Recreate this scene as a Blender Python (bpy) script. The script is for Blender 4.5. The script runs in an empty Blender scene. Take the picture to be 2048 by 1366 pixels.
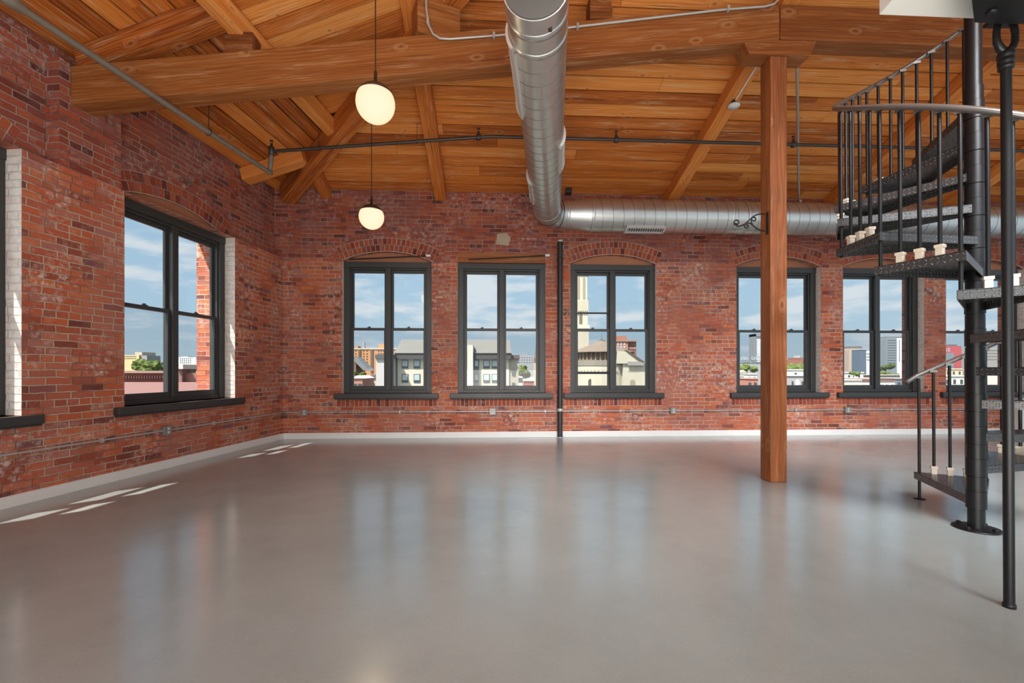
import bpy, bmesh, math, random
from mathutils import Vector, Matrix, noise as mnoise
random.seed(7)
R = random.Random(11)
V = Vector
sc = bpy.context.scene
COL = sc.collection
PI = math.pi
# ------------------------------------------------------------------ measured frame of the room
F, CX, HY, H = 900.0, 1024.0, 742.0, 1.2          # focal length in px, principal x, horizon row, eye height

def ray(x, y, Y):                                  # the point a photo pixel shows at distance Y
    return V(((x-CX)/F*Y, Y, H+(HY-y)/F*Y))

def on_floor(x, y):
    return ray(x, y, F*H/(y-HY))

CORN = V((-4.04, 7.94, 0))
TB = V((1, .0513, 0)).normalized()                 # along the back wall, to the right
NB = V((TB.y, -TB.x, 0))                           # from the back wall into the room
TL = V((-.0953, -1, 0)).normalized()               # along the left wall, towards the viewer
NL = V((-TL.y, TL.x, 0))                           # from the left wall into the room

def frame_matrix(t, n, o):
    return Matrix(((t.x, n.x, 0, o.x), (t.y, n.y, 0, o.y), (0, 0, 1, 0), (0, 0, 0, 1)))
MBK = frame_matrix(TB, NB, CORN)                   # local (u, d, z)
MLF = frame_matrix(TL, NL, CORN)

def bw(u, d, z): return MBK @ V((u, d, z))
def lw(s, d, z): return MLF @ V((s, d, z))
def bu(x, d=0):                                    # u on the back wall (or a plane d in front of it) under column x
    o = CORN + NB*d; k = (x-CX)/F
    return (k*o.y-o.x)/(TB.x-k*TB.y)
def ls(x, d=0):
    o = CORN + NL*d; k = (x-CX)/F
    return (k*o.y-o.x)/(TL.x-k*TL.y)

# ------------------------------------------------------------------ node helpers
def new_mat(name):
    m = bpy.data.materials.new(name); m.use_nodes = True
    nt = m.node_tree; nt.nodes.clear()
    out = nt.nodes.new('ShaderNodeOutputMaterial')
    return m, nt, out

def nd(nt, typ, ins=None, **props):
    n = nt.nodes.new('ShaderNode'+typ)
    for k, v in props.items(): setattr(n, k, v)
    for k, v in (ins or {}).items():
        s = n.inputs[k]
        if isinstance(v, bpy.types.NodeSocket): nt.links.new(v, s)
        elif isinstance(v, bpy.types.Node): nt.links.new(v.outputs[0], s)
        else: s.default_value = v
    return n

def mth(nt, op, a, b=None, c=None, clamp=False):
    n = nt.nodes.new('ShaderNodeMath'); n.operation = op; n.use_clamp = clamp
    for i, v in enumerate((a, b, c)):
        if v is None: continue
        if isinstance(v, bpy.types.NodeSocket): nt.links.new(v, n.inputs[i])
        else: n.inputs[i].default_value = v
    return n.outputs[0]

def sstep(nt, v, a, b):
    if a > b: return mth(nt, 'SUBTRACT', 1.0, sstep(nt, v, b, a))
    n = nt.nodes.new('ShaderNodeMapRange'); n.interpolation_type = 'SMOOTHSTEP'
    nt.links.new(v, n.inputs['Value'])
    n.inputs['From Min'].default_value = a; n.inputs['From Max'].default_value = b
    return n.outputs[0]

def mixc(nt, f, a, b, blend='MIX'):
    n = nt.nodes.new('ShaderNodeMix'); n.data_type = 'RGBA'; n.blend_type = blend
    for idx, v in ((0, f), (6, a), (7, b)):
        s = n.inputs[idx]
        if isinstance(v, bpy.types.NodeSocket): nt.links.new(v, s)
        elif isinstance(v, (int, float)): s.default_value = v
        else: s.default_value = (*v, 1) if len(v) == 3 else v
    return n.outputs[2]

def ramp(nt, v, stops, interp='LINEAR'):
    n = nt.nodes.new('ShaderNodeValToRGB'); cr = n.color_ramp; cr.interpolation = interp
    while len(cr.elements) < len(stops): cr.elements.new(.5)
    for e, (p, c) in zip(cr.elements, stops):
        e.position = p; e.color = (*c, 1)
    nt.links.new(v, n.inputs[0])
    return n.outputs[0]

def nz(nt, vec, scale, detail=3, rough=.55, dim='3D', dist=0):
    n = nt.nodes.new('ShaderNodeTexNoise'); n.noise_dimensions = dim
    nt.links.new(vec, n.inputs['Vector'])
    n.inputs['Scale'].default_value = scale; n.inputs['Detail'].default_value = detail
    n.inputs['Roughness'].default_value = rough; n.inputs['Distortion'].default_value = dist
    return n.outputs[0]

def comb(nt, x, y, z=0):
    n = nt.nodes.new('ShaderNodeCombineXYZ')
    for i, v in enumerate((x, y, z)):
        if isinstance(v, bpy.types.NodeSocket): nt.links.new(v, n.inputs[i])
        else: n.inputs[i].default_value = v
    return n.outputs[0]

def uvsep(nt):
    uv = nt.nodes.new('ShaderNodeUVMap'); uv.uv_map = 'UVMap'
    s = nd(nt, 'SeparateXYZ', {0: uv.outputs[0]})
    return uv.outputs[0], s.outputs[0], s.outputs[1]

def rnd_attr(nt):
    a = nt.nodes.new('ShaderNodeAttribute'); a.attribute_name = 'rnd'
    return a.outputs['Fac']

def bump(nt, h, strength=.5, dist=.01):
    b = nt.nodes.new('ShaderNodeBump')
    nt.links.new(h, b.inputs['Height']); b.inputs['Strength'].default_value = strength
    b.inputs['Distance'].default_value = dist
    return b.outputs[0]

def principled(nt, out, col, rough=.6, metal=0, normal=None, spec=.5, **kw):
    p = nt.nodes.new('ShaderNodeBsdfPrincipled')
    def put(k, v):
        s = p.inputs[k]
        if isinstance(v, bpy.types.NodeSocket): nt.links.new(v, s)
        elif isinstance(v, tuple): s.default_value = (*v, 1) if len(v) == 3 else v
        else: s.default_value = v
    put('Base Color', col); put('Roughness', rough); put('Metallic', metal)
    put('Specular IOR Level', spec)
    for k, v in kw.items(): put(k, v)
    if normal is not None: nt.links.new(normal, p.inputs['Normal'])
    nt.links.new(p.outputs[0], out.inputs[0])
    return p

def objco(nt):
    g = nt.nodes.new('ShaderNodeTexCoord')
    return g.outputs['Object']

def plain(name, col, rough=.6, metal=0, spec=.5, var=.12, nscale=8, bumpy=0, bscale=60):
    m, nt, out = new_mat(name)
    co = objco(nt)
    n = nz(nt, co, nscale, 3)
    f = mth(nt, 'MULTIPLY_ADD', n, 2*var, 1-var)
    c = mixc(nt, 1.0, col, f, 'MULTIPLY')
    # drive the multiply with a grey value
    nm = bump(nt, nz(nt, co, bscale, 3), bumpy, .01) if bumpy else None
    rr = mth(nt, 'MULTIPLY_ADD', n, .16, rough-.08)
    principled(nt, out, c, rr, metal, nm, spec)
    return m

BRICKS = [(0.0, (.15, .042, .034)), (.10, (.29, .068, .040)), (.26, (.42, .096, .046)), (.42, (.50, .116, .048)),
          (.56, (.41, .106, .066)), (.70, (.53, .148, .060)), (.82, (.38, .140, .112)), (.92, (.55, .152, .056)), (1.0, (.18, .068, .072))]

def brick_mat(name, white=.0, dark=1.0):
    m, nt, out = new_mat(name)
    uv, u0, v0 = uvsep(nt)
    wob = nd(nt, 'TexNoise', {'Vector': uv, 'Scale': 9.0, 'Detail': 2.0})
    ws = nd(nt, 'SeparateXYZ', {0: wob.outputs[1]})
    u = mth(nt, 'ADD', u0, mth(nt, 'MULTIPLY_ADD', ws.outputs[0], .016, -.008))
    v = mth(nt, 'ADD', v0, mth(nt, 'MULTIPLY_ADD', ws.outputs[1], .016, -.008))
    RH = .0712
    row = mth(nt, 'FLOOR', mth(nt, 'DIVIDE', v, RH))
    hdr = mth(nt, 'LESS_THAN', mth(nt, 'FLOORED_MODULO', row, 6.0), .5)
    bwid = mth(nt, 'MULTIPLY_ADD', hdr, -.114, .228)
    rn = nd(nt, 'TexWhiteNoise', {'W': row}, noise_dimensions='1D').outputs[0]
    half = mth(nt, 'MULTIPLY', mth(nt, 'FLOORED_MODULO', row, 2.0), .114)
    sh = mth(nt, 'ADD', half, mth(nt, 'MULTIPLY', rn, .05))
    us = mth(nt, 'ADD', u, sh)
    col = mth(nt, 'FLOOR', mth(nt, 'DIVIDE', us, bwid))
    fu = mth(nt, 'SUBTRACT', us, mth(nt, 'MULTIPLY', col, bwid))
    fv = mth(nt, 'SUBTRACT', v, mth(nt, 'MULTIPLY', row, RH))
    du = mth(nt, 'MINIMUM', fu, mth(nt, 'SUBTRACT', bwid, fu))
    dv = mth(nt, 'MINIMUM', fv, mth(nt, 'SUBTRACT', RH, fv))
    d = mth(nt, 'MINIMUM', du, dv)
    fine = nz(nt, uv, 55, 3, .6)
    d = mth(nt, 'ADD', d, mth(nt, 'MULTIPLY_ADD', fine, .008, -.004))
    mask = sstep(nt, d, .0035, .0085)
    cell = comb(nt, col, row)
    wn = nd(nt, 'TexWhiteNoise', {'Vector': cell}, noise_dimensions='2D')
    bcol = ramp(nt, wn.outputs[0], BRICKS)
    # blotchy fire marks inside each brick
    blot = nz(nt, uv, 22, 4, .65)
    bcol = mixc(nt, mth(nt, 'MULTIPLY', sstep(nt, blot, .52, .75), .45), bcol, (.16, .05, .042))
    # dusty, half-cleaned areas against bare orange ones
    dst = sstep(nt, nz(nt, uv, .75, 4, .6), .44, .62)
    bcol = mixc(nt, mth(nt, 'MULTIPLY', dst, .50), bcol, (.33, .140, .118))
    # lime wash / efflorescence remains
    big = nz(nt, uv, 1.3, 3, .6)
    mid = nz(nt, uv, 14, 5, .7)
    wsh = mth(nt, 'MULTIPLY', sstep(nt, big, .42-white*.3, .66-white*.3), sstep(nt, mid, .46-white*.3, .68-white*.25))
    wsh = mth(nt, 'MULTIPLY', wsh, .80)
    bcol = mixc(nt, wsh, bcol, (.66, .56, .50))
    spk = sstep(nt, nz(nt, uv, 70, 3, .65), .62, .72)
    bcol = mixc(nt, mth(nt, 'MULTIPLY', spk, .65), bcol, (.60, .52, .45))
    mcol = mixc(nt, nz(nt, uv, 5, 3), (.33, .225, .165), (.62, .49, .38))
    mcol = mixc(nt, sstep(nt, nz(nt, uv, 2.1, 3), .46, .60), mcol, (.30, .135, .095))
    c = mixc(nt, mask, mcol, bcol)
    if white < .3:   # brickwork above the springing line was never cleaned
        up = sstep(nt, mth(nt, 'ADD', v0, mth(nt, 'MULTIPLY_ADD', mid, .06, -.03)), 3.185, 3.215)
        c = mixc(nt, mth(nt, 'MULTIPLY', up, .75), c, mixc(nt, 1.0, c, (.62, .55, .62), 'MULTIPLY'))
    if white > .3: c = mixc(nt, mth(nt, 'MULTIPLY_ADD', mid, .6, .42, True), c, (.84, .81, .76))
    if dark != 1: c = mixc(nt, 1.0, c, (dark, dark, dark), 'MULTIPLY')
    h = mth(nt, 'ADD', mth(nt, 'MULTIPLY', mask, 1.0), mth(nt, 'MULTIPLY', fine, .35))
    h = mth(nt, 'ADD', h, mth(nt, 'MULTIPLY', wn.outputs[0], .3))
    principled(nt, out, c, .88, 0, bump(nt, h, .8, .008), .25)
    return m

def brick_single_mat():
    m, nt, out = new_mat('arch_brick')
    r = rnd_attr(nt); co = objco(nt)
    c = ramp(nt, r, BRICKS)
    c = mixc(nt, mth(nt, 'MULTIPLY', sstep(nt, nz(nt, co, 22, 4, .65), .52, .75), .45), c, (.16, .05, .042))
    c = mixc(nt, mth(nt, 'MULTIPLY', sstep(nt, nz(nt, co, 16, 5, .7), .55, .72), .5), c, (.55, .46, .40))
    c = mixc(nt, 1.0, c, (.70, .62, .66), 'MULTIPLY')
    principled(nt, out, c, .88, 0, bump(nt, nz(nt, co, 60, 3), .4, .006), .25)
    return m

def wood_mat(name, stops, worn=.5, rough=.55, dirt=.0):
    m, nt, out = new_mat(name)
    uv, u, v = uvsep(nt); r = rnd_attr(nt)
    ro = mth(nt, 'MULTIPLY', r, 31.0)
    uu = mth(nt, 'ADD', u, ro)
    p2 = comb(nt, uu, mth(nt, 'ADD', v, ro), 0)
    # knots
    kv = nd(nt, 'TexVoronoi', {'Vector': comb(nt, mth(nt, 'MULTIPLY', uu, 2.6), mth(nt, 'MULTIPLY', mth(nt, 'ADD', v, ro), 5.5)), 'Scale': 1.0, 'Randomness': 1.0}, voronoi_dimensions='2D')
    kd = kv.outputs['Distance']
    ksel = mth(nt, 'GREATER_THAN', nd(nt, 'SeparateColor', {0: kv.outputs['Color']}).outputs[0], .86)
    kf = mth(nt, 'MULTIPLY', sstep(nt, kd, .36, .0), ksel)
    warp = nz(nt, comb(nt, mth(nt, 'MULTIPLY', uu, .55), mth(nt, 'MULTIPLY', v, 6), ro), 1.2, 3, .5)
    ph = mth(nt, 'ADD', mth(nt, 'MULTIPLY', v, 190.0), mth(nt, 'MULTIPLY', warp, 34.0))
    ph = mth(nt, 'ADD', ph, mth(nt, 'MULTIPLY', kf, 18.0))
    ring = mth(nt, 'MULTIPLY_ADD', mth(nt, 'SINE', ph), .5, .5)
    fib = nz(nt, comb(nt, mth(nt, 'MULTIPLY', uu, 1.8), mth(nt, 'MULTIPLY', v, 140), ro), 1.0, 4, .65)
    lng = nz(nt, comb(nt, mth(nt, 'MULTIPLY', uu, .45), mth(nt, 'MULTIPLY', v, 10), ro), 1.0, 4, .6)
    g = mth(nt, 'ADD', mth(nt, 'MULTIPLY', ring, .13), mth(nt, 'MULTIPLY', fib, .42))
    g = mth(nt, 'ADD', g, mth(nt, 'MULTIPLY', lng, .55))
    g = mth(nt, 'ADD', g, mth(nt, 'MULTIPLY_ADD', mth(nt, 'FRACT', mth(nt, 'MULTIPLY', r, 7.31)), .46, -.25))
    c = ramp(nt, g, stops)
    # pale sandblasted streaks
    wr = mth(nt, 'MULTIPLY', sstep(nt, nz(nt, comb(nt, mth(nt, 'MULTIPLY', uu, 1.1), mth(nt, 'MULTIPLY', v, 9), ro), 1.6, 4, .65), .50, .74), sstep(nt, fib, .38, .62))
    c = mixc(nt, mth(nt, 'MULTIPLY', wr, worn), c, (.70, .47, .27))
    # dark knots with a faint pale ring
    halo = mth(nt, 'MULTIPLY', mth(nt, 'MULTIPLY', sstep(nt, kd, .26, .14), ksel), sstep(nt, kd, .07, .14))
    c = mixc(nt, mth(nt, 'MULTIPLY', halo, .16), c, (.72, .46, .24))
    inner = mth(nt, 'MULTIPLY', sstep(nt, kd, .075, .025), ksel)
    c = mixc(nt, mth(nt, 'MULTIPLY', inner, .6), c, (.13, .045, .016))
    # checks: thin dark cracks along the grain
    ck = sstep(nt, nz(nt, comb(nt, mth(nt, 'MULTIPLY', uu, .8), mth(nt, 'MULTIPLY', v, 26), ro), 1.0, 2, .5), .70, .735)
    c = mixc(nt, mth(nt, 'MULTIPLY', ck, .6), c, (.07, .03, .015))
    if dirt:
        c = mixc(nt, mth(nt, 'MULTIPLY', sstep(nt, nz(nt, p2, 3, 4, .6), .45, .7), dirt), c, (.10, .045, .02))
    h = mth(nt, 'ADD', mth(nt, 'MULTIPLY', fib, .7), mth(nt, 'MULTIPLY', ring, .25))
    h = mth(nt, 'SUBTRACT', h, mth(nt, 'MULTIPLY', ck, .8))
    principled(nt, out, c, rough, 0, bump(nt, h, .45, .004), .3)
    return m

def floor_mat():
    m, nt, out = new_mat('polished_concrete')
    co = objco(nt)
    a = nz(nt, co, .55, 5, .6); b = nz(nt, co, 3.2, 5, .65); f = nz(nt, co, 130, 2, .6); g2 = nz(nt, co, 22, 4, .7)
    c = ramp(nt, a, [(.3, (.270, .300, .291)), (.5, (.314, .348, .337)), (.7, (.356, .394, .382))])
    c = mixc(nt, mth(nt, 'MULTIPLY', sstep(nt, b, .45, .85), .25), c, (.37, .41, .40))
    c = mixc(nt, mth(nt, 'MULTIPLY', sstep(nt, b, .5, .15), .3), c, (.235, .25, .24))
    c = mixc(nt, mth(nt, 'MULTIPLY', sstep(nt, f, .57, .75), .3), c, (.42, .45, .43))
    c = mixc(nt, mth(nt, 'MULTIPLY', sstep(nt, f, .42, .28), .3), c, (.20, .21, .20))
    rr = mth(nt, 'ADD', mth(nt, 'MULTIPLY_ADD', b, .08, .13), mth(nt, 'MULTIPLY', a, .08))
    principled(nt, out, c, rr, 0, bump(nt, mth(nt, 'ADD', g2, mth(nt, 'MULTIPLY', b, 2.0)), .04, .01), .75, **{'Coat Weight': .3, 'Coat Roughness': .13})
    return m

def plate_mat():
    m, nt, out = new_mat('black_tread_plate')
    uv, u, v = uvsep(nt)
    S = .032
    iu = mth(nt, 'FLOOR', mth(nt, 'DIVIDE', u, S)); iv = mth(nt, 'FLOOR', mth(nt, 'DIVIDE', v, S))
    fu = mth(nt, 'SUBTRACT', mth(nt, 'FRACT', mth(nt, 'DIVIDE', u, S)), .5)
    fv = mth(nt, 'SUBTRACT', mth(nt, 'FRACT', mth(nt, 'DIVIDE', v, S)), .5)
    par = mth(nt, 'FLOORED_MODULO', mth(nt, 'ADD', iu, iv), 2.0)
    sg = mth(nt, 'MULTIPLY_ADD', par, 2.0, -1.0)
    a = mth(nt, 'ADD', fu, mth(nt, 'MULTIPLY', fv, sg)); b = mth(nt, 'SUBTRACT', fv, mth(nt, 'MULTIPLY', fu, sg))
    e = mth(nt, 'ADD', mth(nt, 'POWER', mth(nt, 'DIVIDE', a, .66), 2.0), mth(nt, 'POWER', mth(nt, 'DIVIDE', b, .24), 2.0))
    lug = sstep(nt, e, 1.0, .35)
    c = mixc(nt, lug, (.040, .040, .041), (.10, .10, .10))
    principled(nt, out, c, mth(nt, 'MULTIPLY_ADD', lug, -.08, .30), .2, bump(nt, lug, 1.0, .006), .9)
    return m

def duct_mat():
    m, nt, out = new_mat('galvanised_duct')
    co = objco(nt)
    n = nz(nt, co, 6, 4, .6); n2 = nz(nt, co, 60, 3, .6)
    c = mixc(nt, n, (.54, .55, .545), (.70, .70, .685))
    rr = mth(nt, 'ADD', mth(nt, 'MULTIPLY_ADD', n, .14, .24), mth(nt, 'MULTIPLY', n2, .08))
    principled(nt, out, c, rr, .92, bump(nt, n, .05, .02), .5)
    return m

def glass_mat(name, tint):
    m, nt, out = new_mat(name)
    tr = nd(nt, 'BsdfTransparent', {'Color': (*tint, 1)})
    gl = nd(nt, 'BsdfGlossy', {'Color': (1, 1, 1, 1), 'Roughness': .02})
    fr = nd(nt, 'LayerWeight', {'Blend': .12})
    k = mth(nt, 'MULTIPLY_ADD', fr.outputs['Fresnel'], .35, .01)
    mx = nd(nt, 'MixShader', {0: k, 1: tr.outputs[0], 2: gl.outputs[0]})
    nt.links.new(mx.outputs[0], out.inputs[0])
    return m

def emit_mat(name, col, strength):
    m, nt, out = new_mat(name)
    co = nt.nodes.new('ShaderNodeTexCoord')
    lw_ = nd(nt, 'LayerWeight', {'Blend': .35})
    c = mixc(nt, lw_.outputs['Facing'], col, (col[0], col[1]*.86, col[2]*.66))
    e = nd(nt, 'Emission', {'Color': c, 'Strength': strength})
    nt.links.new(e.outputs[0], out.inputs[0])
    return m

def foliage_mat(name, a, b):
    m, nt, out = new_mat(name)
    co = objco(nt)
    c = mixc(nt, sstep(nt, nz(nt, co, 1.2, 5, .75), .38, .62), a, b)
    principled(nt, out, c, .9, 0, bump(nt, nz(nt, co, 2.5, 4, .7), .9, .5), .1)
    return m

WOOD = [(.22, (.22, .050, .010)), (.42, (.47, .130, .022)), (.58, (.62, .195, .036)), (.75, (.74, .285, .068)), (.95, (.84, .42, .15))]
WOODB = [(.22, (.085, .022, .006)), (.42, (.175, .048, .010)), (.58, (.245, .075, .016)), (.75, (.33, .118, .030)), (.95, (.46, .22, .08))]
WOODP = [(.22, (.19, .055, .017)), (.42, (.31, .100, .030)), (.58, (.40, .145, .048)), (.75, (.50, .21, .08)), (.95, (.60, .33, .16))]
M = {}
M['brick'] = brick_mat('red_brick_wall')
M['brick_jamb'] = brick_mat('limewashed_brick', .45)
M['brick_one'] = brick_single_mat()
M['mortar'] = plain('lime_mortar', (.42, .33, .26), .9, var=.25, bumpy=.3)
M['ceil'] = wood_mat('ceiling_board_wood', WOOD, .85)
M['raft'] = wood_mat('rafter_wood', WOOD, .55)
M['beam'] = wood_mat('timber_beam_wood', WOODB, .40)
M['post'] = wood_mat('timber_post_wood', WOODP, .35, dirt=.25)
M['deck'] = plain('dark_roof_deck', (.03, .016, .008), .9)
M['floor'] = floor_mat()
M['white'] = plain('white_paint', (.74, .74, .72), .45, var=.04)
M['drywall'] = plain('white_drywall', (.66, .655, .62), .7, var=.03)
M['frame'] = plain('dark_grey_window_paint', (.036, .037, .036), .38, var=.15, bumpy=.03)
M['lintel'] = plain('brown_arch_panel', (.34, .135, .068), .7, var=.2, nscale=5, bumpy=.12, bscale=25)
M['glass'] = glass_mat('window_glass', (.96, .98, .98))
M['screen'] = glass_mat('screened_glass', (.87, .89, .90))
M['black'] = plain('black_iron_paint', (.008, .008, .009), .36, var=.1, spec=.32, bumpy=.08, bscale=150)
M['plate'] = plate_mat()
M['rail'] = plain('grey_handrail_paint', (.17, .155, .145), .3, .6, var=.08)
M['shoe'] = plain('cream_plastic_fitting', (.62, .55, .45), .5, var=.05)
M['duct'] = duct_mat()
M['capend'] = plain('duct_end_cap', (.085, .082, .075), .6, .2, var=.08)
M['seam'] = plain('duct_seam', (.13, .135, .14), .4, .8, var=.1)
M['grille'] = plain('duct_register', (.62, .62, .61), .4, .5, var=.06)
M['emt'] = plain('conduit_steel', (.46, .46, .45), .35, .35, var=.08)
M['box'] = plain('outlet_box_steel', (.27, .28, .27), .45, .6, var=.1)
M['cover'] = plain('outlet_plastic', (.52, .50, .44), .5, var=.05)
M['pipe'] = plain('grey_brown_pipe', (.20, .165, .135), .5, .3, var=.2, bumpy=.1)
M['dpipe'] = plain('dark_steel_pipe', (.055, .045, .040), .45, .4, var=.2, bumpy=.1)
M['bpipe'] = plain('black_drain_pipe', (.022, .025, .029), .35, .1, var=.1)
M['cord'] = plain('black_cord', (.012, .011, .010), .5)
M['cap'] = plain('bronze_lamp_cap', (.060, .030, .018), .4, .4)
M['globe'] = emit_mat('glowing_opal_glass', (1.0, .89, .64), 1.08)
M['strap'] = plain('galvanised_strap', (.45, .45, .44), .4, .8)

# ------------------------------------------------------------------ mesh builder
class MB:
    def __init__(s):
        s.v = []; s.f = []; s.uv = []; s.r = []; s.mi = []; s.sm = []
    def add(s, verts, faces, Mx=None, rnd=None, mi=0, smooth=False, uvs=None):
        r = R.random() if rnd is None else rnd
        b = len(s.v)
        L = [V(p) for p in verts]
        s.v += [(Mx @ p) if Mx is not None else p for p in L]
        for k, f in enumerate(faces):
            s.f.append([b+i for i in f])
            if uvs is not None: s.uv.append(uvs[k])
            else:
                n = V((0, 0, 0))
                for i in range(len(f)):
                    a, c = L[f[i]], L[f[(i+1) % len(f)]]
                    n += V(((a.y-c.y)*(a.z+c.z), (a.z-c.z)*(a.x+c.x), (a.x-c.x)*(a.y+c.y)))
                ax = max(range(3), key=lambda q: abs(n[q]))
                ij = {0: (1, 2), 1: (0, 2), 2: (0, 1)}[ax]
                s.uv.append([(L[i][ij[0]], L[i][ij[1]]) for i in f])
            s.r.append(r); s.mi.append(mi); s.sm.append(smooth)
        return s
    def box(s, a, b, Mx=None, **k):                 # a, b = opposite corners in local axes
        x0, y0, z0 = (min(a[i], b[i]) for i in range(3)); x1, y1, z1 = (max(a[i], b[i]) for i in range(3))
        vs = [(x0, y0, z0), (x1, y0, z0), (x1, y1, z0), (x0, y1, z0), (x0, y0, z1), (x1, y0, z1), (x1, y1, z1), (x0, y1, z1)]
        fs = [(0, 3, 2, 1), (4, 5, 6, 7), (0, 1, 5, 4), (1, 2, 6, 5), (2, 3, 7, 6), (3, 0, 4, 7)]
        return s.add(vs, fs, Mx, **k)
    def prism(s, poly, z0, z1, Mx=None, **k):       # polygon in local xy, extruded along local z
        n = len(poly)
        vs = [(x, y, z0) for x, y in poly]+[(x, y, z1) for x, y in poly]
        fs = [tuple(range(n-1, -1, -1)), tuple(range(n, 2*n))]
        fs += [(i, (i+1) % n, n+(i+1) % n, n+i) for i in range(n)]
        return s.add(vs, fs, Mx, **k)
    def beam(s, p0, p1, w, h, up=V((0, 0, 1)), **k): # timber: axis p0-p1 runs along the middle of its top face
        p0, p1 = V(p0), V(p1); x = (p1-p0); L = x.length; x.normalize()
        y = up.cross(x).normalized(); z = x.cross(y)
        Mx = Matrix(((x.x, y.x, z.x, p0.x), (x.y, y.y, z.y, p0.y), (x.z, y.z, z.z, p0.z), (0, 0, 0, 1)))
        return s.box((0, -w/2, -h), (L, w/2, 0), Mx, **k)
    def tube(s, pts, r, n=10, closed=False, caps=True, smooth=True, mi=0, rnd=None):
        pts = [V(p) for p in pts]; m = len(pts); rr = r if isinstance(r, (list, tuple)) else [r]*m
        T = []
        for i in range(m):
            a = pts[(i-1) % m if closed else max(i-1, 0)]; b = pts[(i+1) % m if closed else min(i+1, m-1)]
            T.append((b-a).normalized())
        ref = V((0, 0, 1)) if abs(T[0].z) < .9 else V((1, 0, 0))
        u = (ref-T[0]*ref.dot(T[0])).normalized(); rings = []
        for i in range(m):
            u = (u-T[i]*u.dot(T[i])).normalized(); w = T[i].cross(u)
            rings.append([pts[i]+(u*math.cos(2*PI*j/n)+w*math.sin(2*PI*j/n))*rr[i] for j in range(n)])
        vs = [p for q in rings for p in q]; fs = []; uvs = []
        acc = 0
        for i in range(m if closed else m-1):
            i2 = (i+1) % m; d = (pts[i2]-pts[i]).length
            for j in range(n):
                j2 = (j+1) % n
                fs.append((i*n+j, i*n+j2, i2*n+j2, i2*n+j))
                uvs.append([(acc, 2*PI*rr[i]*j/n), (acc, 2*PI*rr[i]*(j+1)/n), (acc+d, 2*PI*rr[i]*(j+1)/n), (acc+d, 2*PI*rr[i]*j/n)])
            acc += d
        s.add(vs, fs, None, rnd, mi, smooth, uvs)
        if caps and not closed:
            s.add(rings[0], [tuple(range(n-1, -1, -1))], None, rnd, mi); s.add(rings[-1], [tuple(range(n))], None, rnd, mi)
        return s
    def lathe(s, prof, c, n=32, Mx=None, smooth=True, mi=0):  # profile (r, z) about a vertical axis through c
        c = V(c); vs = []; fs = []
        for r, z in prof:
            vs += [c+V((r*math.cos(2*PI*j/n), r*math.sin(2*PI*j/n), z)) for j in range(n)]
        for i in range(len(prof)-1):
            for j in range(n):
                fs.append((i*n+j, i*n+(j+1) % n, (i+1)*n+(j+1) % n, (i+1)*n+j))
        return s.add(vs, fs, Mx, None, mi, smooth)
    def build(s, name, mats, parent=None, bevel=0, auto=True):
        me = bpy.data.meshes.new(name)
        lo = V((min(p.x for p in s.v), min(p.y for p in s.v), min(p.z for p in s.v)))
        hi = V((max(p.x for p in s.v), max(p.y for p in s.v), max(p.z for p in s.v)))
        c = V(((lo.x+hi.x)/2, (lo.y+hi.y)/2, lo.z))
        bm = bmesh.new()
        bvs = [bm.verts.new(p-c) for p in s.v]
        ul = bm.loops.layers.uv.new('UVMap'); cl = bm.faces.layers.float.new('rnd')
        for f, uv, r, mi, sm in zip(s.f, s.uv, s.r, s.mi, s.sm):
            try: bf = bm.faces.new([bvs[i] for i in f])
            except ValueError: continue
            bf.smooth = sm; bf.material_index = mi; bf[cl] = r
            for lp, q in zip(bf.loops, uv): lp[ul].uv = q
        if auto: bmesh.ops.recalc_face_normals(bm, faces=bm.faces)
        bm.to_mesh(me); bm.free()
        for m in (mats if isinstance(mats, (list, tuple)) else [mats]): me.materials.append(m)
        o = bpy.data.objects.new(name, me); COL.objects.link(o)
        put(o, c, parent)
        if bevel:
            b = o.modifiers.new('bevel', 'BEVEL'); b.width = bevel; b.segments = 2; b.limit_method = 'ANGLE'
        return o

WL = {}
def put(o, loc, parent=None):
    o.location = loc; WL[o.name] = V(loc)
    if parent is not None:
        o.parent = parent
        o.matrix_parent_inverse = Matrix.Translation(-WL[parent.name])

def thing(name, label, cat, loc, group=None):
    o = bpy.data.objects.new(name, None); COL.objects.link(o); put(o, V(loc))
    o.empty_display_size = .1
    return tag(o, label, cat, group)

def tag(o, label, cat, group=None, kind=None):
    o['label'] = label; o['category'] = cat
    if group: o['group'] = group
    if kind: o['kind'] = kind
    return o

def struct(o):
    o['kind'] = 'structure'; return o

def copy_tree(o, loc, parent=None):
    """copy a thing and its parts; move it by loc"""
    off = V(loc)-WL[o.name]
    def rec(src, par):
        c = src.copy(); COL.objects.link(c)
        put(c, WL[src.name]+off, par)
        for ch in [x for x in bpy.data.objects if x.parent == src]: rec(ch, c)
        return c
    return rec(o, parent)

def circ_pts(c, r, n, ax1, ax2, a0=0, a1=2*PI):
    return [V(c)+V(ax1)*(r*math.cos(a0+(a1-a0)*i/n))+V(ax2)*(r*math.sin(a0+(a1-a0)*i/n)) for i in range(n+1)]

# ------------------------------------------------------------------ walls with openings
def arch_z(o, u):
    c = (o['a']+o['b'])/2; w = (o['b']-o['a'])/2
    return o['zs']+o['rise']*(1-((u-c)/w)**2)

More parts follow.
